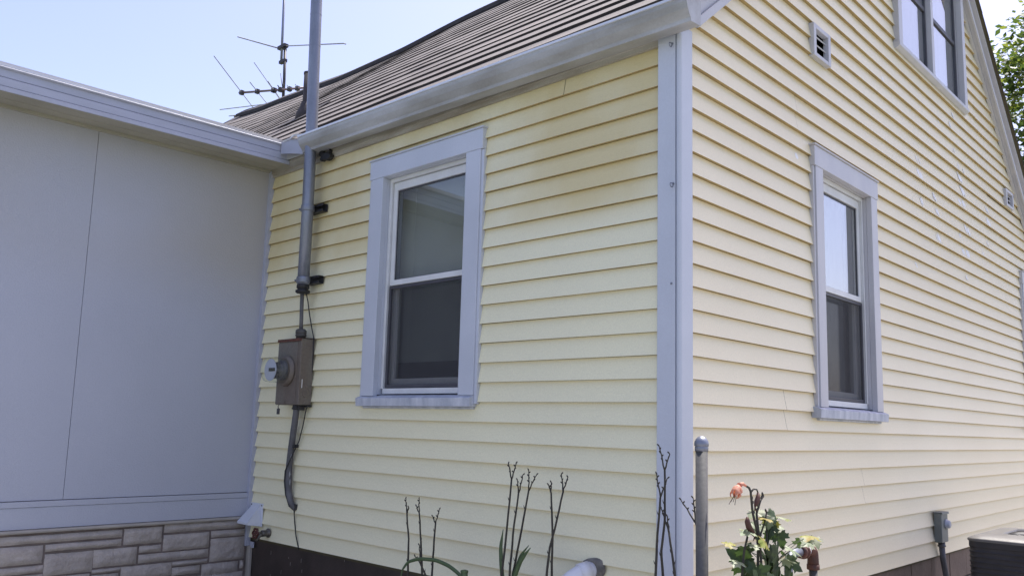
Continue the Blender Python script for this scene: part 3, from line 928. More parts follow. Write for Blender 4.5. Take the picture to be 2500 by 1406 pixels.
while z > GZ - .05:          # the unseen stretch to the left, and the courses near the ground
    h = rr.choice([.05, .09, .13]) if z > -.2 else rr.choice([.07, .1])
    y = YE
    while y < -1.56:
        w = rr.uniform(.2, .55); ST.append((y, min(y + w, -1.545) - .008, z, z - h + .008)); y += w
    z -= h
z = -.225
while z > GZ - .05:
    h = rr.choice([.08, .11, .06]); y = -1.53
    while y < -.03:
        w = rr.uniform(.2, .5); ST.append((y, min(y + w, -.022) - .008, z, z - h + .008)); y += w
    z -= h
mb = MB(mapC)
for (ya, yb, zt, zb) in ST:
    if yb - ya < .03 or zt - zb < .02: continue
    ya += .001; yb -= .001; zt -= .001; zb += .001
    ny = max(3, min(14, int((yb - ya) / .028))); nz = max(3, int((zt - zb) / .016))
    grid = {}
    for i in range(ny + 1):
        for j in range(nz + 1):
            u, w = i / ny, j / nz
            ed = min(u * (yb - ya), (1 - u) * (yb - ya), w * (zt - zb), (1 - w) * (zt - zb))
            d = .0085 + .014 * min(1, ed / .007) ** .6
            yy_, zz_ = ya + (yb - ya) * u, zb + (zt - zb) * w
            d += .007 * noise.noise(Vector((yy_ * 14, zz_ * 34, zt * 9))) + .0045 * noise.noise(Vector((yy_ * 38, zz_ * 60, 3)))
            if ed < .001: d = .006; yy_ += .0025 * noise.noise(Vector((zz_ * 40, yy_ * 40, 1))); zz_ += .0025 * noise.noise(Vector((zz_ * 40, yy_ * 40, 5)))
            grid[i, j] = mb.v(yy_, d, zz_)
    for i in range(ny):
        for j in range(nz):
            mb.face([grid[i, j], grid[i + 1, j], grid[i + 1, j + 1], grid[i, j + 1]], True)
mb.mi = 1
mb.poly([(YE, .0045, GZ - .2), (-.018, .0045, GZ - .2), (-.018, .0045, .119), (YE, .0045, .119)])
mb.build("stone_facing", [M_stone, M_mortar], addn, recalc=False)
# soffit, fascia with ribs, gravel-stop edge, flat roof
XF = -3.15
mb = MB()
def sb(x0, x1, y0, y1, lo, hi):
    a = [mb.v(x0, y0, zs(y0) + lo), mb.v(x0, y0, zs(y0) + hi), mb.v(x1, y0, zs(y0) + lo), mb.v(x1, y0, zs(y0) + hi)]
    b = [mb.v(x0, y1, zs(y1) + lo), mb.v(x0, y1, zs(y1) + hi), mb.v(x1, y1, zs(y1) + lo), mb.v(x1, y1, zs(y1) + hi)]
    p = a + b
    for q in ((0, 1, 3, 2), (4, 6, 7, 5), (0, 4, 5, 1), (2, 3, 7, 6), (0, 2, 6, 4), (1, 5, 7, 3)):
        mb.face([p[i] for i in q])
sb(-3.445, XF - .012, YE, -.004, .004, .016)
sb(-3.425, -3.40, YE, -.036, -.016, .0035)
sb(-3.30, -3.298, YE, -.004, .0015, .0038)
mb.build("soffit", M_soff, addn, bevel=0.001)
mb = MB()
prf = [(XF - .012, -.004), (XF + .002, -.006), (XF + .002, .020), (XF - .010, .022), (XF - .004, .026), (XF - .004, .070), (XF - .018, .073), (XF - .010, .078), (XF - .010, .118), (XF + .002, .122), (XF + .008, .127), (XF + .006, .132), (XF - .018, .134)]
for y0, y1, top in ((YE, -.105, None), (-.105, -.036, 'low')):
    pp = prf if top is None else prf[:6] + [(XF - .012, .074)]
    A = [mb.v(x, y0, zs(y0) + z) for x, z in pp]; B = [mb.v(x, y1, zs(y1) + z) for x, z in pp]
    for k in range(len(pp)): mb.face([A[k], A[(k + 1) % len(pp)], B[(k + 1) % len(pp)], B[k]])
    mb.face(A[::-1]); mb.face(B)
mb.build("fascia", M_ptrim, addn, bevel=0.001)
mb = MB()
sb(XF - .05, XF + .0055, YE, -.115, .1345, .1385)
mb.build("drip_lip", M_lip, addn)
mb = MB()
sb(XF - .06, XF - .022, YE, -.06, .139, .165)
mb.poly([(-7.6, YE, 2.74), (XF - .055, YE, zs(YE) + .160), (XF - .055, -.06, zs(-.06) + .160), (-7.6, -.06, 2.84)])
mb.poly([(-7.6, YE, 2.60), (-3.44, YE, 2.55), (-3.44, -.04, 2.60), (-7.6, -.04, 2.60)])
mb.build("flat_roof", M_panel, addn, recalc=False)
mb = MB()
mb.prism([(-3.15, 2.628), (-3.148, 2.712), (-3.02, 2.708), (-2.868, 2.682), (-2.866, 2.568), (-3.0, 2.600)], -.112, -.104, lambda s, a, b: (a, s, b))
mb.build("closure_plate", M_ptrim, addn, bevel=0.001)
mb = MB()
pts = [(-3.12, -.118, 2.715), (-3.02, -.122, 2.715), (-2.93, -.158, 2.705), (-2.84, -.166, 2.692)]
for (a, b, c), (d, e, f_) in zip(pts, pts[1:]):
    mb.poly([(a, b, c), (d, e, f_), (d, e + .05, f_ + .012), (a, b + .05, c + .014)])
    mb.poly([(a, b, c), (d, e, f_), (d, e + .004, f_ - .01), (a, b + .004, c - .012)])
mb.build("torn_flashing", M_lip, addn, recalc=False)

# ------------------------------------------------------------------ service mast
mx_, my_ = -2.79, -0.098
mast = thing("service_mast", "tall galvanised conduit mast clamped to the wall and rising through the eave", "pipe", (mx_, my_, 1.62))
mb = MB()
mb.tube([(-2.782, my_, 1.665), (-2.785, my_, 2.2), (-2.797, my_, 2.75), (-2.838, my_, 3.7), (-2.895, my_, 5.0)], .0385, 22)
for z in (3.32, 3.55, 2.40):
    mb.tube([(-2.797 - (z - 2.75) * .043 if z > 2.75 else -2.788, my_, z), (-2.797 - (z + .012 - 2.75) * .043 if z > 2.75 else -2.788, my_, z + .012)], .0392, 22, False)
mb.build("pipe", M_galv, mast)
for z in (2.185, 1.705):
    mb = MB()
    mb.lathe((-2.783, my_, z), (0, 0, 1), [(-.022, .0390), (-.022, .0440), (.016, .0440), (.016, .0390)], 22)
    mb.box(-2.852, -2.818, my_ - .012, my_ + .012, z - .018, z + .014)
    mb.tube([(-2.860, my_ - .016, z), (-2.860, my_ + .016, z)], .007, 8)
    c = mb.build("pipe_clamp", M_galv, mast, bevel=0.001)
    mb = MB()
    prs = [(-.0545, -.026), (-.0125, -.026), (-.0125, .026), (-.0545, .026), (-.0545, .011), (-.0505, .011), (-.0505, .0225), (-.0165, .0225), (-.0165, -.0225), (-.0505, -.0225), (-.0505, -.011), (-.0545, -.011)]
    mb.prism(prs, -2.842, -2.678, lambda s_, a_, b_: (s_, a_, z + b_))
    mb.build("wall_strut", M_dsteel, c, bevel=0.001)
mb = MB()
mb.lathe((-2.782, my_, 1.665), (0, 0, -1), [(-.006, .039), (0.0, .041), (.018, .041), (.020, .035), (.030, .035), (.032, .046), (.046, .047), (.052, .038), (.054, .01)], 22)
mb.build("end_bushing", M_black, mast)

# cable dropping from the mast into the meter box
cb = thing("entry_cable", "grey cable dropping from the mast's lower end into the meter enclosure", "cable", (-2.80, -.09, 1.33))
mb = MB()
mb.tube([(-2.790, -.096, 1.63), (-2.797, -.09, 1.55), (-2.803, -.082, 1.45), (-2.806, -.078, 1.376)], .0125, 12)
mb.build("cable_jacket", M_cable, cb)
mb = MB()
mb.lathe((-2.806, -.076, 1.316), (0, 0, 1), [(0, .030), (.020, .032), (.021, .036), (.030, .036), (.031, .033), (.036, .033), (.037, .036), (.058, .035), (.066, .026), (.070, .014)], 20)
mb.build("cable_gland", M_galvd, cb)

# ------------------------------------------------------------------ electric meter
meter = thing("electric_meter", "weathered tan electricity meter box with glass dome on the yellow siding", "electricity meter", (-2.895, -.02, .89))
mb = MB()
X0, X1, Yf = -3.005, -2.735, -.112
mb.box(X0, X1, Yf, -.014, .892, 1.318)
mb.build("enclosure", M_meter, meter, bevel=0.004)
mb = MB()
mb.prism([(-.010, 1.322), (Yf - .006, 1.319), (Yf - .008, 1.300), (Yf - .004, 1.300), (Yf - .003, 1.3195), (-.010, 1.3255)], X0 - .004, X1 + .004, lambda s, a, b: (s, a, b))
mb.build("rain_lid", M_rust, meter, bevel=0.001)
mb = MB()
mb.box(X0 + .004, X1 - .034, Yf - .0035, Yf - .0004, .897, 1.296)     # front cover
mb.box(-2.940, -2.880, Yf - .008, Yf - .0036, .897, .916)
mb.build("front_cover", M_meter, meter, bevel=0.0015)
cx, cz = -2.885, 1.110
mb = MB()
mb.lathe((cx, Yf - .0036, cz), (0, -1, 0), [(0, .100), (.012, .100), (.016, .094), (.026, .092), (.028, .086), (.030, .084)], 32)
mb.build("socket_ring", M_meter, meter)
mb = MB()
mb.lathe((cx, Yf - .026, cz), (0, -1, 0), [(0, .066), (.030, .064), (.032, .046), (.060, .044)], 28)
mb.box(cx - .045, cx + .045, Yf - .118, Yf - .086, cz - .012, cz + .014)
mb.box(cx - .030, cx + .052, Yf - .104, Yf - .086, cz + .016, cz + .050)
mb.box(cx - .052, cx + .030, Yf - .098, Yf - .086, cz - .055, cz - .014)
mb.build("meter_works", M_cable, meter, bevel=0.002)
mb = MB()
mb.lathe((cx, Yf - .121, cz), (0, -1, 0), [(0, .071), (.002, .071)], 28)
mb.build("meter_dial", M_ptrim, meter)
mb = MB()
mb.box(cx - .012, cx + .058, Yf - .129, Yf - .1235, cz - .010, cz + .012)
mb.build("register", M_dsteel, meter, bevel=0.002)
mb = MB()
mb.lathe((cx, Yf - .028, cz), (0, -1, 0), [(0, .082), (.03, .081), (.09, .080), (.118, .076), (.130, .064), (.137, .035), (.138, .002)], 32)
mb.build("glass_dome", M_dome, meter)
for z, y_, rad in ((.965, -.060, .026), (1.01, -.052, .014), (1.262, -.066, .012)):
    mb = MB()
    mb.lathe((X1, y_, z), (1, 0, 0), [(-.001, rad), (.0012, rad), (.0024, rad * .86)], 20)
    mb.build("knockout", M_meter, meter)
mb = MB()
mb.box(X1 - .001, X1 + .0016, -.094, -.090, 1.00, 1.055)
mb.build("paint_chip", M_flake, meter)
mb = MB()
mb.box(-2.955, -2.935, Yf - .016, Yf - .004, .830, .868)
mb.tube([(-2.945, Yf - .010, .868), (-2.948, Yf - .012, .880), (-2.945, Yf - .006, .894)], .003, 8)
mb.build("seal_tag", M_galvd, meter, bevel=0.002)
mb = MB()
mb.box(-2.80, X1 + .012, -.05, -.016, .880, .8915)
mb.lathe((-2.815, -.07, .892), (0, 0, -1), [(0, .026), (.016, .026), (.018, .030), (.026, .030), (.030, .020)], 18)
mb.box(-2.778, -2.764, -.085, -.040, .858, .8915)
mb.build("bottom_fitting", M_dsteel, meter, bevel=0.0015)

# thick lower cable and the thin wire
lc = thing("lower_cable", "thick weathered cable curving down from the meter box to the wall", "cable", (-2.86, -.03, .22))
mb = MB()
path = [(-2.815, -.07, .882), (-2.822, -.066, .84), (-2.86, -.052, .73), (-2.893, -.042, .60), (-2.905, -.040, .50), (-2.902, -.042, .42), (-2.888, -.044, .34), (-2.868, -.040, .285), (-2.846, -.030, .245), (-2.838, -.012, .226)]
mb.tube(path, [.020, .020, .0205, .021, .0215, .022, .022, .021, .017, .010], 14)
mb.mi = 1
for k, (a, b, c) in enumerate([(-2.838, -.075, .80), (-2.850, -.070, .765), (-2.868, -.063, .66), (-2.882, -.060, .45), (-2.868, -.062, .40), (-2.875, -.06, .56)]):
    pts = [(a + rr.uniform(-.004, .004), b + .012 - .001 * (q % 2), c + (q - 2) * .010) for q in range(5)]
    mb.tube(pts, [.002, .005, .006, .004, .001], 6)
mb.build("cable_jacket", [M_cable, M_scuff], lc)
mb = MB()
mb.box(-2.868, -2.848, -.05, -.014, .618, .640)
mb.build("cable_strap", M_dsteel, lc, bevel=0.001)
mb = MB()
mb.box(-2.853, -2.828, -.03, -.010, .232, .262)
mb.build("cable_strap", M_dsteel, lc, bevel=0.001)
mb = MB()
wire = [(-2.772, -.085, 1.635), (-2.775, -.06, 1.57), (-2.768, -.045, 1.48), (-2.752, -.035, 1.40), (-2.738, -.028, 1.345), (-2.728, -.028, 1.318), (-2.733, -.022, 1.23), (-2.738, -.020, 1.10), (-2.743, -.02, 1.0),
        (-2.744, -.03, .895), (-2.758, -.035, .86), (-2.79, -.03, .76), (-2.828, -.028, .66), (-2.872, -.055, .545), (-2.905, -.068, .47), (-2.903, -.070, .40), (-2.885, -.066, .32), (-2.858, -.052, .25), (-2.848, -.02, .222),
        (-2.835, -.018, .15), (-2.812, -.018, .07), (-2.792, -.018, .03), (-2.772, -.016, -.012)]
mb.tube(wire, .0038, 8)
w = mb.build("thin_wire", M_black)
tag(w, "thin black wire looping past the meter box down to the foundation", "wire")

# dryer vent hood
hd = thing("dryer_vent_hood", "small white plastic vent hood low on the wall beside the panelled corner", "vent hood", (-3.31, -.01, .15))
mb = MB()
mb.box(-3.392, -3.232, -.0175, -.012, .080, .232)
mb.build("backing_flange", M_hood, hd, bevel=0.002)
mb = MB()
a = [(-3.352, -.018, .222), (-3.272, -.018, .222)]
top = [mb.v(-3.36, -.018, .222), mb.v(-3.262, -.018, .222)]
front = [mb.v(-3.378, -.118, .112), mb.v(-3.244, -.118, .112)]
frl = [mb.v(-3.378, -.118, .098), mb.v(-3.244, -.118, .098)]
bk = [mb.v(-3.382, -.018, .084), mb.v(-3.238, -.018, .084)]
mb.face([top[0], top[1], front[1], front[0]]); mb.face([front[0], front[1], frl[1], frl[0]])
mb.face([top[0], front[0], frl[0], bk[0]]); mb.face([top[1], bk[1], frl[1], front[1]])
hb = mb.build("hood_shell", M_hood, hd)
sm = hb.modifiers.new("thick", 'SOLIDIFY'); sm.thickness = .003
mb = MB()
mb.box(-3.365, -3.255, -.06, -.019, .088, .094)
mb.build("flap", M_black, hd)
for x in (-3.247, -3.377):
    mb = MB()
    mb.lathe((x, -.0177, .220), (0, -1, 0), [(0, .005), (.002, .005), (.003, .003)], 10)
    mb.build("screw", M_dsteel, hd)

# garden tap
tp = thing("garden_tap", "old outdoor spigot with red wheel handle under the vent hood", "tap", (-3.19, -.01, .045))
mb = MB()
mb.lathe((-3.148, -.012, .050), (0, -1, 0), [(0, .030), (.006, .030), (.008, .022), (.03, .020), (.05, .022), (.056, .016)], 18)
mb.tube([(-3.148, -.055, .050), (-3.148, -.075, .042), (-3.148, -.088, .024), (-3.147, -.094, .004)], [.014, .014, .012, .014], 12)
mb.tube([(-3.148, -.05, .050), (-3.146, -.078, .054), (-3.144, -.105, .056)], [.012, .010, .006], 10)
mb.build("spigot_body", M_brass, tp)
mb = MB()
hc = Vector((-3.144, -.112, .056)); ax = Vector((.05, -.98, .12)).normalized()
uu = ax.cross(Vector((0, 0, 1))).normalized(); ww = ax.cross(uu)
ringp = [tuple(hc + (uu * math.cos(t) + ww * math.sin(t)) * (.029 + .004 * math.cos(6 * t))) for t in (2 * math.pi * k / 36 for k in range(37))]
mb.tube(ringp, .0058, 8, False)
for k in range(3):
    t = math.pi * k / 3
    mb.tube([tuple(hc + (uu * math.cos(t) + ww * math.sin(t)) * .028), tuple(hc - (uu * math.cos(t) + ww * math.sin(t)) * .028)], .0045, 8)
mb.lathe(tuple(hc), tuple(ax), [(-.01, .008), (.006, .008), (.008, .004)], 10)
mb.build("wheel_handle", M_redh, tp)

# torn black boot under the eave
mb = MB()
prb = [(-2.745, 2.560), (-2.738, 2.585), (-2.715, 2.590), (-2.690, 2.572), (-2.650, 2.566), (-2.628, 2.585), (-2.622, 2.572), (-2.634, 2.558), (-2.612, 2.545), (-2.618, 2.520), (-2.650, 2.512), (-2.690, 2.522), (-2.722, 2.518), (-2.730, 2.532), (-2.718, 2.545)]
mb.prism([(x - .012, z - .012) for x, z in prb], -.060, -.022, lambda s, a, b: (a, s, b))
bt = mb.build("torn_rubber_boot", M_black, bevel=0.006)
tag(bt, "ragged black rubber boot stuck on the wall just under the gutter", "rubber boot")

# white drain elbow leaving the wall
pv = thing("drain_elbow", "white plastic drain pipe elbow leaving the yellow siding near the foundation", "pipe", (-.43, -.02, .18))
mb = MB()
c0 = Vector((-.425, -.012, .178)); ex = Vector((-.45, -.86, -.25)).normalized()
p = [c0 + ex * .0, c0 + ex * .05]
dirs = [ex.lerp(Vector((-.42, -.30, -.86)).normalized(), t).normalized() for t in (.15, .35, .55, .75, .95, 1, 1, 1)]
for dd_ in dirs: p.append(p[-1] + dd_ * .032)
p.append(p[-1] + Vector((-.35, -.3, -.9)) * .25)
mb.tube([tuple(q) for q in p[:-1]], .040, 22)
mb.tube([tuple(p[0] + ex * .028), tuple(p[0] + ex * .078)], .0445, 22)
mb.build("pipe_elbow", M_pvc, pv)
mb = MB()
ns = 22
for k in range(2):
    pass
rad = [.050 + .010 * noise.noise(Vector((math.cos(t) * 2, math.sin(t) * 2, 1))) for t in (2 * math.pi * k / ns for k in range(ns))]
A = [mb.v(c0.x + rad[k] * 1.15 * math.cos(2 * math.pi * k / ns), -.012, c0.z + rad[k] * math.sin(2 * math.pi * k / ns)) for k in range(ns)]
B = [mb.v(c0.x - .012 + rad[k] * .95 * math.cos(2 * math.pi * k / ns), -.040, c0.z - .004 + rad[k] * .9 * math.sin(2 * math.pi * k / ns)) for k in range(ns)]
for k in range(ns): mb.face([A[k], A[(k + 1) % ns], B[(k + 1) % ns], B[k]], True)
mb.face(B)
mb.build("foam_collar", M_caulk, pv)

# ------------------------------------------------------------------ fence post
fp = thing("fence_post", "round dull grey steel fence post with domed cap in front of the corner", "fence post", (.284, -.30, GZ))
mb = MB()
mb.tube([(.284, -.30, GZ - .1), (.284, -.30, .742)], .0225, 24)
mb.build("post", M_galvd, fp)
mb = MB()
mb.lathe((.284, -.30, .722), (0, 0, 1), [(0, .0232), (.0, .0248), (.014, .0250), (.016, .0240), (.018, .0240), (.020, .0268), (.028, .0270), (.036, .0255), (.046, .0200), (.053, .0125), (.056, .0015)], 26)
mb.build("post_cap", M_galv, fp)

# gas riser: up, over and down again
gr = thing("pipe_riser", "looped metal pipe with rusty union rising beside the flowering plant", "pipe", (.25, .6, GZ))
mb = MB()
pts = [(.25, .470, GZ - .1), (.25, .470, .22)] + arc((.25, .530, .22), (0, -1, 0), (0, 0, 1), 10, 90, .060, 7) + [(.25, .60, .280)]
mb.tube(pts, .0185, 18)
mb.build("pale_bend", M_galv, gr)
mb = MB()
mb.lathe((.25, .585, .280), (0, 1, 0), [(0, .022), (.001, .028), (.020, .030), (.022, .024), (.026, .024), (.028, .033), (.040, .033), (.042, .024), (.050, .022)], 18)
mb.tube([(.25, .648, .280)] + arc((.25, .69, .252), (0, 0, 1), (0, 1, 0), 0, 90, .028, 6) + [(.25, .718, .20)], [.021] + [.024] * 7 + [.026], 16)
mb.lathe((.25, .718, .215), (0, 0, -1), [(0, .028), (.022, .028), (.024, .024)], 16)
mb.build("rusty_union", M_rust, gr)
mb = MB()
mb.tube([(.25, .635, .2805), (.25, .655, .2800)], .0225, 16)
mb.build("bare_coupling", M_lip, gr)
mb = MB()
mb.tube([(.25, .718, .20), (.25, .718, GZ - .1)], .0185, 18)
mb.build("down_pipe", M_galvd, gr)

# disconnect box with its conduit
db = thing("disconnect_box", "grey-green electrical box with round knob low on the gable siding", "electrical box", (.02, 3.3, .08))
mb = MB()
mb.box(.014, .064, 3.182, 3.318, .092, .290)
mb.build("enclosure", M_boxg, db, bevel=0.005)
mb = MB()
mb.prism([(.013, .2945), (.070, .2945), (.072, .280), (.068, .280), (.067, .2905), (.013, .2905)], 3.177, 3.323, lambda s, a, b: (a, s, b))
mb.build("rain_lid", M_boxg, db, bevel=0.001)
mb = MB()
mb.lathe((.064, 3.275, .212), (1, 0, 0), [(0, .034), (.006, .034), (.010, .028), (.024, .026), (.030, .016)], 20)
mb.build("knob", M_boxk, db)
mb = MB()
mb.lathe((.040, 3.245, .092), (0, 0, -1), [(0, .022), (.018, .022), (.020, .026), (.03, .026), (.034, .018)], 16)
mb.tube([(.040, 3.245, .07), (.043, 3.25, -.02), (.055, 3.27, -.15), (.075, 3.285, -.32), (.10, 3.29, GZ)], .0185, 14)
mb.build("flexible_conduit", M_cable, db)

# ------------------------------------------------------------------ air conditioner
ac = thing("air_conditioner", "dark air conditioning condenser with grey rounded top beside the gable wall", "air conditioner", (.80, 2.9, GZ))
ax0, ax1, ay0, ay1, at = .395, 1.155, 2.52, 3.28, .218
def rrect(x0, x1, y0, y1, r, n=6):
    o = []
    for cx_, cy_, a in ((x1 - r, y0 + r, -90), (x1 - r, y1 - r, 0), (x0 + r, y1 - r, 90), (x0 + r, y0 + r, 180)):
        o += [(cx_ + r * math.cos(R(a + 90 * k / n)), cy_ + r * math.sin(R(a + 90 * k / n))) for k in range(n + 1)]
    return o
mb = MB()
loops = []
z = GZ + .04
rings = [(GZ + .04, 0)]
nl = 26
for k in range(nl):
    za = GZ + .07 + (at - .05 - GZ - .07) * k / nl; h = (at - .05 - GZ - .07) / nl
    rings += [(za, 0.0), (za + h * .25, .004), (za + h * .7, .004), (za + h * .95, 0.0)]
rings.append((at - .016, 0))
prev = None
for zz_, ins in rings:
    lp = [mb.v(a, b, zz_) for a, b in rrect(ax0 + ins, ax1 - ins, ay0 + ins, ay1 - ins, .05)]
    if prev:
        for k in range(len(lp)): mb.face([prev[k], prev[(k + 1) % len(lp)], lp[(k + 1) % len(lp)], lp[k]])
    prev = lp
mb.build("cabinet", M_acd, ac)
mb = MB()
acx, acy = .5 * (ax0 + ax1), .5 * (ay0 + ay1)
prev = None
NK = 28
for zz_, ins, rad in ((at - .020, -.006, .06), (at - .008, -.008, .06), (at - .002, -.001, .07), (at + .008, .02, .07), (at + .016, .05, .08)):
    lp = [mb.v(a, b, zz_) for a, b in rrect(ax0 + ins, ax1 - ins, ay0 + ins, ay1 - ins, rad)]
    if prev:
        for k in range(len(lp)): mb.face([prev[k], prev[(k + 1) % len(lp)], lp[(k + 1) % len(lp)], lp[k]], True)
    prev = lp
# ring surface from the rounded rectangle in to the fan opening
def onang(rad, z, t): return mb.v(acx + rad * math.cos(t), acy + rad * math.sin(t), z)
angs = [math.atan2(v_.co.y - acy, v_.co.x - acx) for v_ in prev]
for rad, zz_ in ((.315, at + .018), (.300, at + .024), (.290, at + .022), (.285, at - .005), (.28, at - .05)):
    lp = [onang(rad, zz_, t) for t in angs]
    for k in range(len(lp)): mb.face([prev[k], prev[(k + 1) % len(lp)], lp[(k + 1) % len(lp)], lp[k]], True)
    prev = lp
mb.build("top_panel", M_act, ac)
mb = MB()
for k in range(40):
    t = 2 * math.pi * k / 40
    mb.tube([(acx + .05 * math.cos(t), acy + .05 * math.sin(t), at + .012), (acx + .18 * math.cos(t + .12), acy + .18 * math.sin(t + .12), at + .018), (acx + .284 * math.cos(t + .2), acy + .284 * math.sin(t + .2), at + .008)], .003, 6)
for rad in (.05, .12, .2, .27):
    mb.tube([(acx + rad * math.cos(2 * math.pi * k / 40), acy + rad * math.sin(2 * math.pi * k / 40), at + .0145) for k in range(41)], .003, 6, False)
mb.lathe((acx, acy, at + .008), (0, 0, 1), [(0, .055), (.008, .055), (.012, .045)], 20)
mb.build("fan_guard", M_act, ac)
mb = MB()
for k in range(4):
    t = math.pi / 2 * k
    mb.poly([(acx + r_ * math.cos(t + a_), acy + r_ * math.sin(t + a_), at - .06 + zz) for r_, a_, zz in ((.05, -.3, 0), (.25, -.28, 0), (.26, .28, .04), (.05, .4, .03))])
mb.lathe((acx, acy, at - .09), (0, 0, 1), [(0, .05), (.06, .05), (.065, .03)], 18)
mb.build("fan", M_acd, ac, recalc=False)
mb = MB()
mb.box(ax0 - .05, ax1 + .05, ay0 - .05, ay1 + .05, GZ - .03, GZ + .038)
mb.build("concrete_pad", M_ledge, ac, bevel=0.005)

# ------------------------------------------------------------------ aerial on the ridge
an = thing("tv_antenna", "weathered rooftop television aerial on a thin pole above the ridge", "antenna", (-10.06, 3.9, 5.55))
mb = MB()
mb.tube([(-10.06, 3.9, 5.4), (-10.075, 3.9, 6.4), (-10.115, 3.9, 7.0)], .024, 12)
mb.tube([(-10.205, 3.9, 6.55), (-10.09, 3.9, 6.2)], .006, 8)
mb.tube([(-10.075, 3.88, 6.45), (-10.04, 3.88, 6.25), (-10.03, 3.88, 6.0)], .005, 6)
mb.box(-10.24, -10.07, 3.87, 3.93, 6.72, 6.77); mb.box(-10.30, -10.08, 3.86, 3.94, 6.985, 7.04)
mb.tube([(-10.22, 3.9, 7.02), (-10.12, 3.9, 7.015), (-10.10, 3.9, 6.93)], .022, 8)
mb.build("pole", M_antd, an)
mb = MB()
mb.tube([(-10.208, 3.9, 6.74), (-10.237, 3.9, 7.4), (-10.285, 3.9, 8.6)], .021, 12)
mb.build("upper_pole", M_galv, an)
mb = MB()
for a, b, r_ in (((-11.6, 3.80, 7.60), (-10.30, 3.9, 7.02), .012), ((-10.21, 3.9, 7.034), (-8.40, 3.9, 6.525), .010), ((-8.40, 3.9, 6.525), (-8.353, 3.9, 6.500), .010)):
    mb.tube([a, b], r_, 8)
mb.build("dipole_rod", M_alu, an)
mb = MB()
mb.tube([(-10.72, 3.45, 6.2), (-10.03, 3.845, 6.2), (-9.63, 4.06, 6.2)], .018, 10)
mb.build("boom", M_pink, an)
for a, b, r_ in (((-9.693, 2.476), (-11.353, 4.165), .0075), ((-10.165, 3.337), (-10.90, 4.14), .0075), ((-9.429, 2.994), (-10.5, 4.12), .006), ((-9.905, 3.513), (-10.45, 4.09), .006),
                 ((-9.931, 3.708), (-10.151, 3.935), .010), ((-9.8, 3.797), (-9.96, 3.967), .006), ((-9.666, 3.868), (-9.787, 3.988), .006)):
    mb = MB()
    mb.tube([(a[0], a[1], 6.2), (b[0], b[1], 6.2)], r_, 6)
    # clamp where the element crosses the boom line (y = 3.45 + .5725 (x + 10.72))
    dx, dy_ = b[0] - a[0], b[1] - a[1]
    t = (3.45 + .5725 * (a[0] + 10.72) - a[1]) / (dy_ - .5725 * dx)
    px_, py_ = a[0] + dx * t, a[1] + dy_ * t
    mb.mi = 1
    mb.box(px_ - .03, px_ + .03, py_ - .03, py_ + .03, 6.165, 6.235)
    mb.build("element", [M_antd if r_ > .008 else M_alu, M_antd], an)
for a, b in (((-12.268, 3.9, 6.426), (-10.06, 3.9, 6.01)), ((-11.899, 3.9, 6.214), (-10.06, 3.9, 5.875))):
    mb = MB()
    mb.tube([a, b], .0085, 6)
    mb.build("lower_rod", M_alu, an)

# ------------------------------------------------------------------ dry flower stalks
def stalk(name_label, base, tips, r0=.0046):
    mb = MB()
    fork = Vector(base[-1])
    b0 = Vector(base[0])
    d = (b0 - Vector(base[1])).normalized()
    k = (b0.z - GZ) / max(.2, -d.z)
    root = Vector((b0.x + d.x * k * .6, b0.y + d.y * k * .6, GZ))
    pts = [tuple(root)] + [tuple(p) for p in base]
    # a slight natural wander
    fine = []
    for a, b in zip(pts, pts[1:]):
        for q in range(4):
            t = q / 4; v_ = Vector(a).lerp(Vector(b), t)
            fine.append(tuple(v_ + Vector((.0022 * noise.noise(v_ * 17), .0022 * noise.noise(v_ * 19 + Vector((5, 0, 0))), 0))))
    fine.append(tuple(fork))
    mb.tube(fine, [r0 * 1.25 - r0 * .45 * i / len(fine) for i in range(len(fine))], 8)
    rr = random.Random(int(abs(b0.x) * 1000))
    for tp_ in tips:
        tpv = Vector(tp_)
        n_ = 5
        ps = [fork.lerp(tpv, i / n_) + Vector((rr.uniform(-.002, .002), rr.uniform(-.002, .002), 0)) for i in range(n_ + 1)]
        mb.tube([tuple(p) for p in ps], [r0 * .75 - r0 * .3 * i / n_ for i in range(n_ + 1)], 7)
        L_ = (tpv - fork).length
        nb = max(3, int(L_ / .017))
        for i in range(nb):      # bud scars that stand off alternately
            t = .28 + .72 * (i + 1) / nb
            p = fork.lerp(tpv, min(t, 1)); s = 1 if i % 2 else -1
            d_ = Vector((s * .7, rr.uniform(-.4, .4), .75)).normalized()
            mb.tube([tuple(p), tuple(p + d_ * .006), tuple(p + d_ * .0105)], [.0026, .0030, .0022], 6)
    # small bracts along the stem
    for i in range(3):
        p = Vector(fine[int(len(fine) * (.45 + .16 * i)) % len(fine)])
        s = 1 if i % 2 else -1
        mb.tube([tuple(p), tuple(p + Vector((s * .006, -.002, .010))), tuple(p + Vector((s * .009, -.003, .020)))], [.0028, .0018, .0004], 6)
    o = mb.build("flower_stalk", M_stem)
    tag(o, name_label, "flower stalk", "dry flower stalks along the house wall")
    return o

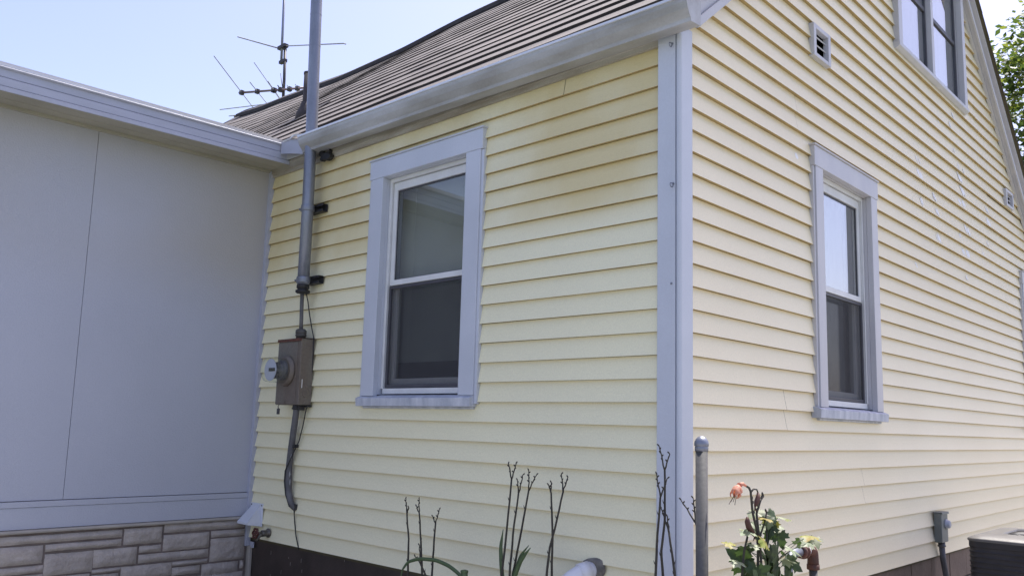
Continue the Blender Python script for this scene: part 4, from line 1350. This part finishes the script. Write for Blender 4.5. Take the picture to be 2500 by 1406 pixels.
STK = [
 ([(-1.315, -0.34, 0.085), (-1.321, -0.34, 0.236), (-1.342, -0.34, 0.356)], [(-1.358, -0.34, 0.426), (-1.331, -0.34, 0.385)], "leftmost of the dry bare flower stalks, narrow fork, by the dark foundation"),
 ([(-1.257, -0.3, 0.077), (-1.267, -0.3, 0.166), (-1.285, -0.3, 0.285), (-1.296, -0.3, 0.358)], [(-1.303, -0.3, 0.428), (-1.32, -0.3, 0.39)], "second dry stalk from the left, tall narrow tip with many buds"),
 ([(-1.22, -0.27, 0.07), (-1.213, -0.27, 0.23), (-1.207, -0.27, 0.316)], [(-1.183, -0.27, 0.386), (-1.228, -0.27, 0.347)], "third dry stalk from the left, wide fork with its right arm longer"),
 ([(-1.16, -0.36, 0.087), (-1.2, -0.36, 0.132)], [(-1.244, -0.36, 0.165), (-1.216, -0.36, 0.219)], "short leaning dry stalk crossing the arching green leaf"),
 ([(-0.695, -0.33, 0.143), (-0.666, -0.33, 0.377), (-0.65, -0.33, 0.56)], [(-0.672, -0.33, 0.631), (-0.625, -0.33, 0.634)], "tallest stalk of the middle three, even fork, right of the big window"),
 ([(-0.674, -0.3, 0.143), (-0.661, -0.3, 0.321), (-0.633, -0.3, 0.505)], [(-0.643, -0.3, 0.56), (-0.609, -0.3, 0.584)], "middle and shortest stalk of the group of three by strap leaves"),
 ([(-0.692, -0.26, 0.149), (-0.645, -0.26, 0.347), (-0.609, -0.26, 0.516)], [(-0.612, -0.26, 0.603), (-0.565, -0.26, 0.586)], "right-leaning stalk of the middle three with wide side arm"),
 ([(-0.431, -0.3, 0.177), (-0.433, -0.3, 0.371), (-0.444, -0.3, 0.519)], [(-0.445, -0.3, 0.562), (-0.459, -0.3, 0.55)], "upright stalk with a tight budded tip above the white drain elbow"),
 ([(-0.425, -0.34, 0.182), (-0.411, -0.34, 0.298), (-0.385, -0.34, 0.379), (-0.344, -0.34, 0.533)], [(-0.356, -0.34, 0.603), (-0.32, -0.34, 0.592)], "bent stalk crossing the upright one above the white drain elbow"),
 ([(0.111, -0.34, 0.255), (0.118, -0.34, 0.409), (0.131, -0.34, 0.545)], [(0.114, -0.34, 0.631), (0.162, -0.34, 0.617)], "left stalk before the white corner trim, forked at half height"),
 ([(0.118, -0.3, 0.252), (0.11, -0.3, 0.344), (0.126, -0.3, 0.472), (0.124, -0.3, 0.644)], [(0.098, -0.3, 0.735), (0.145, -0.3, 0.708)], "tallest dry stalk, forked high in front of the white corner trim"),
 ([(0.183, -0.32, 0.263), (0.157, -0.32, 0.416)], [(0.123, -0.32, 0.504), (0.149, -0.32, 0.476)], "lowest slanting stalk before the white corner trim"),
 ([(0.225, -0.22, 0.304), (0.218, -0.22, 0.433), (0.209, -0.22, 0.454)], [(0.146, -0.22, 0.532), (0.199, -0.22, 0.543)], "forked stalk half hidden behind the grey fence post"),
]
for b_, t_, l_ in STK: stalk(l_, b_, t_)

def blade(pts, w, name, label, cat="leaf", grp="strap leaves by the dry stalks"):
    """strap leaf: a folded ribbon with thickness following pts"""
    P = []
    for a, b in zip(pts, pts[1:]):
        for q in range(4): P.append(Vector(a).lerp(Vector(b), q / 4))
    P.append(Vector(pts[-1]))
    P = [P[0]] + [(P[i - 1] + P[i] * 2 + P[i + 1]) / 4 for i in range(1, len(P) - 1)] + [P[-1]]
    mb = MB(); rows = []
    for i, p in enumerate(P):
        u = i / (len(P) - 1)
        ww_ = w * (math.sin(math.pi * min(1, .08 + u * .75)) ** .7) * (.3 + .7 * min(1, u * 6))
        d = (P[min(i + 1, len(P) - 1)] - P[max(i - 1, 0)]).normalized()
        sd = d.cross(Vector((.25, -1, .1))).normalized()
        nr = sd.cross(d)
        rows.append([mb.bm.verts.new(p + sd * ww_), mb.bm.verts.new(p + nr * ww_ * .45), mb.bm.verts.new(p - sd * ww_)])
    for A, B in zip(rows, rows[1:]):
        mb.face([A[0], A[1], B[1], B[0]], True); mb.face([A[1], A[2], B[2], B[1]], True)
    o = mb.build(name, M_blade, recalc=False)
    s = o.modifiers.new("thick", 'SOLIDIFY'); s.thickness = .0012
    tag(o, label, cat, grp)
    return o
blade([(-0.739, -0.28, 0.336), (-0.752, -0.28, 0.259), (-0.745, -0.28, 0.183), (-0.731, -0.28, 0.10), (-.71, -.28, GZ)], .010, "strap_leaf", "upright pointed green strap leaf left of the middle stalks")
blade([(-0.572, -0.28, 0.275), (-0.63, -0.28, 0.214), (-0.673, -0.28, 0.125), (-.70, -.28, -.1), (-.70, -.28, GZ)], .013, "strap_leaf", "broad green strap leaf slanting right at the middle stalks' foot")
blade([(-0.590, -0.27, 0.283), (-0.638, -0.27, 0.234), (-0.655, -0.27, 0.195), (-0.672, -0.27, 0.11), (-.70, -.27, GZ)], .007, "strap_leaf", "thin curled strap leaf just above the broad slanting one")
blade([(-1.30, -.4, -.02), (-1.291, -0.4, 0.094), (-1.247, -0.4, 0.142), (-1.164, -0.4, 0.167), (-1.047, -0.4, 0.175), (-0.959, -0.4, 0.161), (-0.89, -0.4, 0.135), (-0.839, -0.4, 0.09), (-.81, -.4, -.1), (-.80, -.4, GZ)], .0085, "strap_leaf", "long green strap leaf arching over in front of the left stalks")
mb = MB()
mb.tube([(-.857, -.40, GZ - .05), (-.857, -.40, .145)], .016, 10)
mb.lathe((-.857, -.40, .145), (0, 0, 1), [(0, .018), (.008, .018), (.011, .012)], 12)
sk = mb.build("garden_stake", M_blade, bevel=0.001)
tag(sk, "short dark green garden stake top at the end of the arching leaf", "stake")

# ------------------------------------------------------------------ lily with a fading flower
ly = thing("lily_plant", "lily stalks with one fading orange-pink flower beside the grey post", "flower", (.45, -.2, GZ))
mb = MB()
X = .45
def st(pts, r_, root=True):
    pts = [(x_, y_, z_) for x_, y_, z_ in pts]
    if root: pts = [(pts[0][0] - .01, pts[0][1] + .01, GZ)] + pts
    mb.tube(pts, [r_ * 1.2 - r_ * .4 * i / len(pts) for i in range(len(pts))], 8)
st([(X, -0.196, 0.287), (X, -0.194, 0.369), (X, -0.197, 0.44), (X, -0.231, 0.513), (X, -0.244, 0.587), (X, -.256, .600), (X - .004, -0.272, 0.607)], .0045)
st([(X + .01, -0.186, 0.286), (X + .01, -0.194, 0.374), (X, -0.201, 0.507), (X, -0.169, 0.553), (X, -0.147, 0.566)], .0043)
st([(X, -0.197, 0.40), (X, -0.177, 0.425), (X, -0.134, 0.479), (X, -0.123, 0.507)], .0032, False)
st([(X - .02, -0.276, 0.295), (X - .02, -0.259, 0.375), (X - .01, -0.237, 0.457)], .0042)
st([(X, -0.24, 0.585), (X, -0.222, 0.594), (X, -0.198, 0.592), (X, -0.188, 0.580)], .0028, False)
rr = random.Random(14)
for (y_, z_) in [(-.199, .515), (-.186, .53), (-.178, .545), (-.168, .556), (-.158, .562), (-.147, .568), (-.241, .555), (-.236, .54), (-.228, .505), (-.212, .47), (-.206, .46), (-.123, .507), (-.137, .478)]:
    s = rr.choice([-1, 1])
    mb.tube([(X, y_, z_), (X, y_ + s * .007, z_ + .006), (X, y_ + s * .010, z_ + .013)], [.003, .0042, .0022], 7)
mb.build("stem", M_stem, ly)
# drooping trumpet of six petals
mb = MB()
neck = Vector((X - .004, -.272, .607)); dirn = Vector((-.05, -.75, -.35)).normalized()
mb.tube([tuple(neck), tuple(neck + Vector((0, -.022, .008))), tuple(neck + Vector((-.002, -.045, .002)))], [.004, .006, .010], 10)
c = neck + Vector((-.002, -.045, .002))
ax = Vector((-.1, -.55, -.85)).normalized()
uu = ax.cross(Vector((1, 0, 0))).normalized(); ww = ax.cross(uu)
for k in range(6):
    t = 2 * math.pi * k / 6 + .3
    out_ = uu * math.cos(t) + ww * math.sin(t)
    side = ax.cross(out_)
    L_ = .040 + .012 * rr.random(); rows = []
    for i in range(8):
        u = i / 7
        p = c + ax * (L_ * u) + out_ * (.005 + .014 * math.sin(u * 2.2) - .006 * u * u) 
        wd = .0095 * math.sin(math.pi * min(1, .15 + .82 * u)) * (1 + .2 * math.sin(i * 2 + k))
        p += Vector((.002 * math.sin(i * 1.9 + k), .002 * math.sin(i * 2.3 + k * 2), 0))
        rows.append([mb.bm.verts.new(p + side * wd), mb.bm.verts.new(p + out_ * .004), mb.bm.verts.new(p - side * wd)])
    for A, B in zip(rows, rows[1:]):
        mb.face([A[0], A[1], B[1], B[0]], True); mb.face([A[1], A[2], B[2], B[1]], True)
mb.build("orange_bloom", M_petal, ly, recalc=False)
mb = MB()
for k in range(4):
    e = c + ax * (.068 + .01 * rr.random()) + uu * rr.uniform(-.014, .02) + ww * rr.uniform(-.01, .01)
    mb.tube([tuple(c + ax * .02), tuple(e)], [.0012, .0010], 5)
mb.build("stamen", M_wilt, ly)
# wilted flower and seed pods
for pts, r_ in (([(X, -.188, .580), (X, -.190, .562), (X, -.199, .548), (X, -.212, .532)], [.004, .009, .010, .004]), ([(X - .01, -.251, .497), (X - .01, -.252, .480), (X - .008, -.246, .462), (X - .004, -.228, .445), (X, -.214, .432)], [.004, .010, .011, .009, .003])):
    mb = MB(); mb.tube(pts, r_, 9)
    for k in range(4):
        e = Vector(pts[-1]) + Vector((rr.uniform(-.006, .006), rr.uniform(-.012, .008), rr.uniform(-.022, -.008)))
        mb.tube([pts[-1], tuple(e)], [.003, .0008], 5)
    mb.build("wilted_bloom", M_wilt, ly)

# ------------------------------------------------------------------ maple sapling
sp = thing("maple_sapling", "young maple sapling with pale-edged and dark leaves before the gable siding", "sapling", (.46, -.12, GZ))
mb = MB()
mb.tube([(.47, -.10, GZ), (.45, -0.114, 0.278), (.45, -0.127, 0.373), (.452, -0.129, 0.495)], [.007, .005, .004, .002], 8)
mb.tube([(.46, -.20, GZ), (.47, -.19, .1), (.46, -.195, .31)], [.006, .004, .002], 8)
mb.tube([(.47, -.02, GZ), (.47, -.03, .1), (.45, -.045, .33)], [.006, .004, .002], 8)
mb.build("stem", M_stem, sp)
LOBE = [(0, 0), (.10, -.02), (.20, -.10), (.42, -.08), (.36, .06), (.46, .16), (.62, .18), (.50, .32), (.56, .44), (.40, .44), (.24, .40), (.28, .58), (.36, .68), (.20, .72), (.14, .86), (0, 1.05)]
OUT = LOBE + [(-x, y) for x, y in LOBE[-2:0:-1]]
def leaf(mb, c, size, up, nrm, rr, curl):
    up = Vector(up).normalized(); nrm = Vector(nrm).normalized()
    sd = up.cross(nrm).normalized(); nrm = sd.cross(up)
    vs_ = []
    cen = c + up * size * .32
    for x, y in OUT:
        r2 = (x * x + (y - .3) ** 2)
        p = c + sd * x * size + up * y * size - nrm * size * (curl * r2 + .12 * abs(x) * math.sin(y * 9 + c.z * 60)) 
        vs_.append(mb.bm.verts.new(p + nrm * rr.uniform(-.03, .03) * size))
    cv = mb.bm.verts.new(cen + nrm * size * .02)
    for i in range(len(vs_)):
        mb.face([cv, vs_[i], vs_[(i + 1) % len(vs_)]], True)
LV = [(-0.107, 0.497, 1.0, 'p'), (-0.032, 0.483, 1.1, 'p'), (-0.165, 0.488, .8, 'y'), (-0.0, 0.431, 1.1, 'p'), (0.131, 0.407, 1.0, 'y'), (0.208, 0.378, .7, 'p'),
      (-0.263, 0.445, .9, 'p'), (-0.317, 0.405, .7, 'y'), (-0.218, 0.409, .8, 'y'), (-0.11, 0.4, 1.0, 'p'), (-0.002, 0.367, 1.1, 'p'), (-0.067, 0.421, .9, 'd'),
      (-0.112, 0.353, 1.5, 'd'), (-0.235, 0.345, 1.35, 'd'), (-0.059, 0.328, 1.1, 'd'), (-0.275, 0.317, 1.1, 'd'), (-0.186, 0.303, 1.0, 'p'), (-0.071, 0.291, 1.2, 'd'),
      (-0.015, 0.329, .9, 'p'), (-.16, .26, 1.3, 'd'), (-.27, .25, 1.2, 'd'), (0.0, .24, 1.2, 'd'), (-.1, .21, 1.3, 'p'), (-.21, .19, 1.3, 'd'),
      (-.30, .29, 1.0, 'd'), (-.14, .45, .9, 'p'), (-.06, .46, .9, 'y'), (.06, .44, .8, 'p'), (-.25, .40, .8, 'p'), (-.20, .44, .8, 'd'), (.09, .385, .8, 'p'), (-.03, .40, .9, 'd'), (-.09, .44, .8, 'd'), (.05, .395, .8, 'd'), (.15, .37, .9, 'd'), (-.22, .36, 1.0, 'd'), (-.31, .34, .8, 'p'), (-.15, .375, 1.1, 'd'), (.02, .31, 1.0, 'd'), (-.24, .29, 1.0, 'd'), (-.13, .30, 1.1, 'd'), (.08, .33, .8, 'd'), (-.02, .25, 1.2, 'd'), (-.18, .23, 1.2, 'p'), (-.29, .21, 1.2, 'd'), (-.09, .50, .7, 'd'), (-.13, .475, .8, 'd')]
mb = MB(); rr = random.Random(31)
pet = MB()
for y_, z_, k, ty in LV:
    mb.mi = {'d': 0, 'p': 1, 'y': 2}[ty]
    c = Vector((.45 + rr.uniform(-.06, .06), y_, z_))
    size = .070 * k
    if ty == 'd':
        up = (rr.uniform(-.3, .3), rr.uniform(-1, 1), rr.uniform(-.9, .5)); nr = (.75 + rr.uniform(-.2, .2), -.75, .35 + rr.uniform(-.2, .3))
    else:
        up = (rr.uniform(-.2, .8), rr.uniform(-.9, .9), rr.uniform(-.55, .1)); nr = (.25 + rr.uniform(-.3, .3), -.45 + rr.uniform(-.3, .3), .9)
    upv = Vector(up).normalized()
    leaf(mb, c - upv * size * .45, size, up, nr, rr, rr.uniform(.15, .5))
    a = c - upv * size * .45
    pet.tube([tuple(a), tuple(a.lerp(Vector((.452, -.125, z_ - .07)), .5) + Vector((0, 0, .01))), (.452, -.125, max(z_ - .07, .1))], [.0012, .0012, .0016], 5)
mb.build("foliage", [M_leafd, M_leafp, M_leafy], sp, recalc=False)
pet.build("leaf_stalks", M_leafd, sp)

# ------------------------------------------------------------------ tree behind the house
tr = thing("leafy_tree", "tall broad-leaved tree with sunlit yellow-green tips behind the gable's right slope", "tree", (-.6, 17.2, GZ))
mb = MB()
mb.tube([(-.6, 17.2, GZ - .2), (-.65, 17.2, 1.0), (-.5, 17.25, 3.0), (-.6, 17.2, 5.0), (-.7, 17.2, 7.0)], [.30, .24, .20, .15, .07], 12)
rr = random.Random(77)
limbs = []
for k in range(14):
    a = rr.uniform(0, 6.28); z_ = rr.uniform(2.2, 6.6); L_ = rr.uniform(1.4, 2.8)
    s_ = Vector((-.6, 17.2, z_)); e_ = s_ + Vector((math.cos(a) * L_, math.sin(a) * L_, L_ * rr.uniform(.4, .85)))
    mid = s_.lerp(e_, .5) + Vector((0, 0, -.15))
    mb.tube([tuple(s_), tuple(mid), tuple(e_)], [.09, .055, .02], 7)
    limbs.append((s_, mid, e_))
for k in range(26):     # twigs
    s_, mid, e_ = limbs[k % 14]
    p = mid.lerp(e_, rr.random()); q = p + Vector((rr.uniform(-1, 1), rr.uniform(-1, 1), rr.uniform(0, 1)))
    mb.tube([tuple(p), tuple(q)], [.022, .008], 5)
mb.build("trunk", M_bark, tr)
mb = MB()
clus = []
for k in range(330):
    while True:
        v_ = Vector((rr.uniform(-1, 1), rr.uniform(-1, 1), rr.uniform(-1, 1)))
        if .35 < v_.length < 1: break
    clus.append((Vector((-.7, 17.2, 5.9)) + Vector((v_.x * 3.3, v_.y * 3.0, v_.z * 4.1)), rr.uniform(.35, .8)))
for c, rad in clus:
    light = rr.random() < .42
    for q in range(int(75 * rad / .5)):
        v_ = Vector((rr.gauss(0, .5), rr.gauss(0, .5), rr.gauss(0, .42))) * rad
        p = c + v_
        mb.mi = 1 if (light and rr.random() < .8) or rr.random() < .12 else 0
        s = rr.uniform(.045, .09)
        n_ = Vector((rr.gauss(0, .6), rr.gauss(0, .6), 1)).normalized()
        a_ = n_.cross(Vector((rr.uniform(-1, 1), rr.uniform(-1, 1), .1))).normalized(); b_ = n_.cross(a_)
        t4 = [p + a_ * s * 1.3, p + b_ * s * .6 + a_ * s * .2, p - a_ * s, p - b_ * s * .6 + a_ * s * .2]
        mb.face([mb.bm.verts.new(t) for t in t4])
mb.build("crown", [M_tree1, M_tree2], tr, recalc=False)
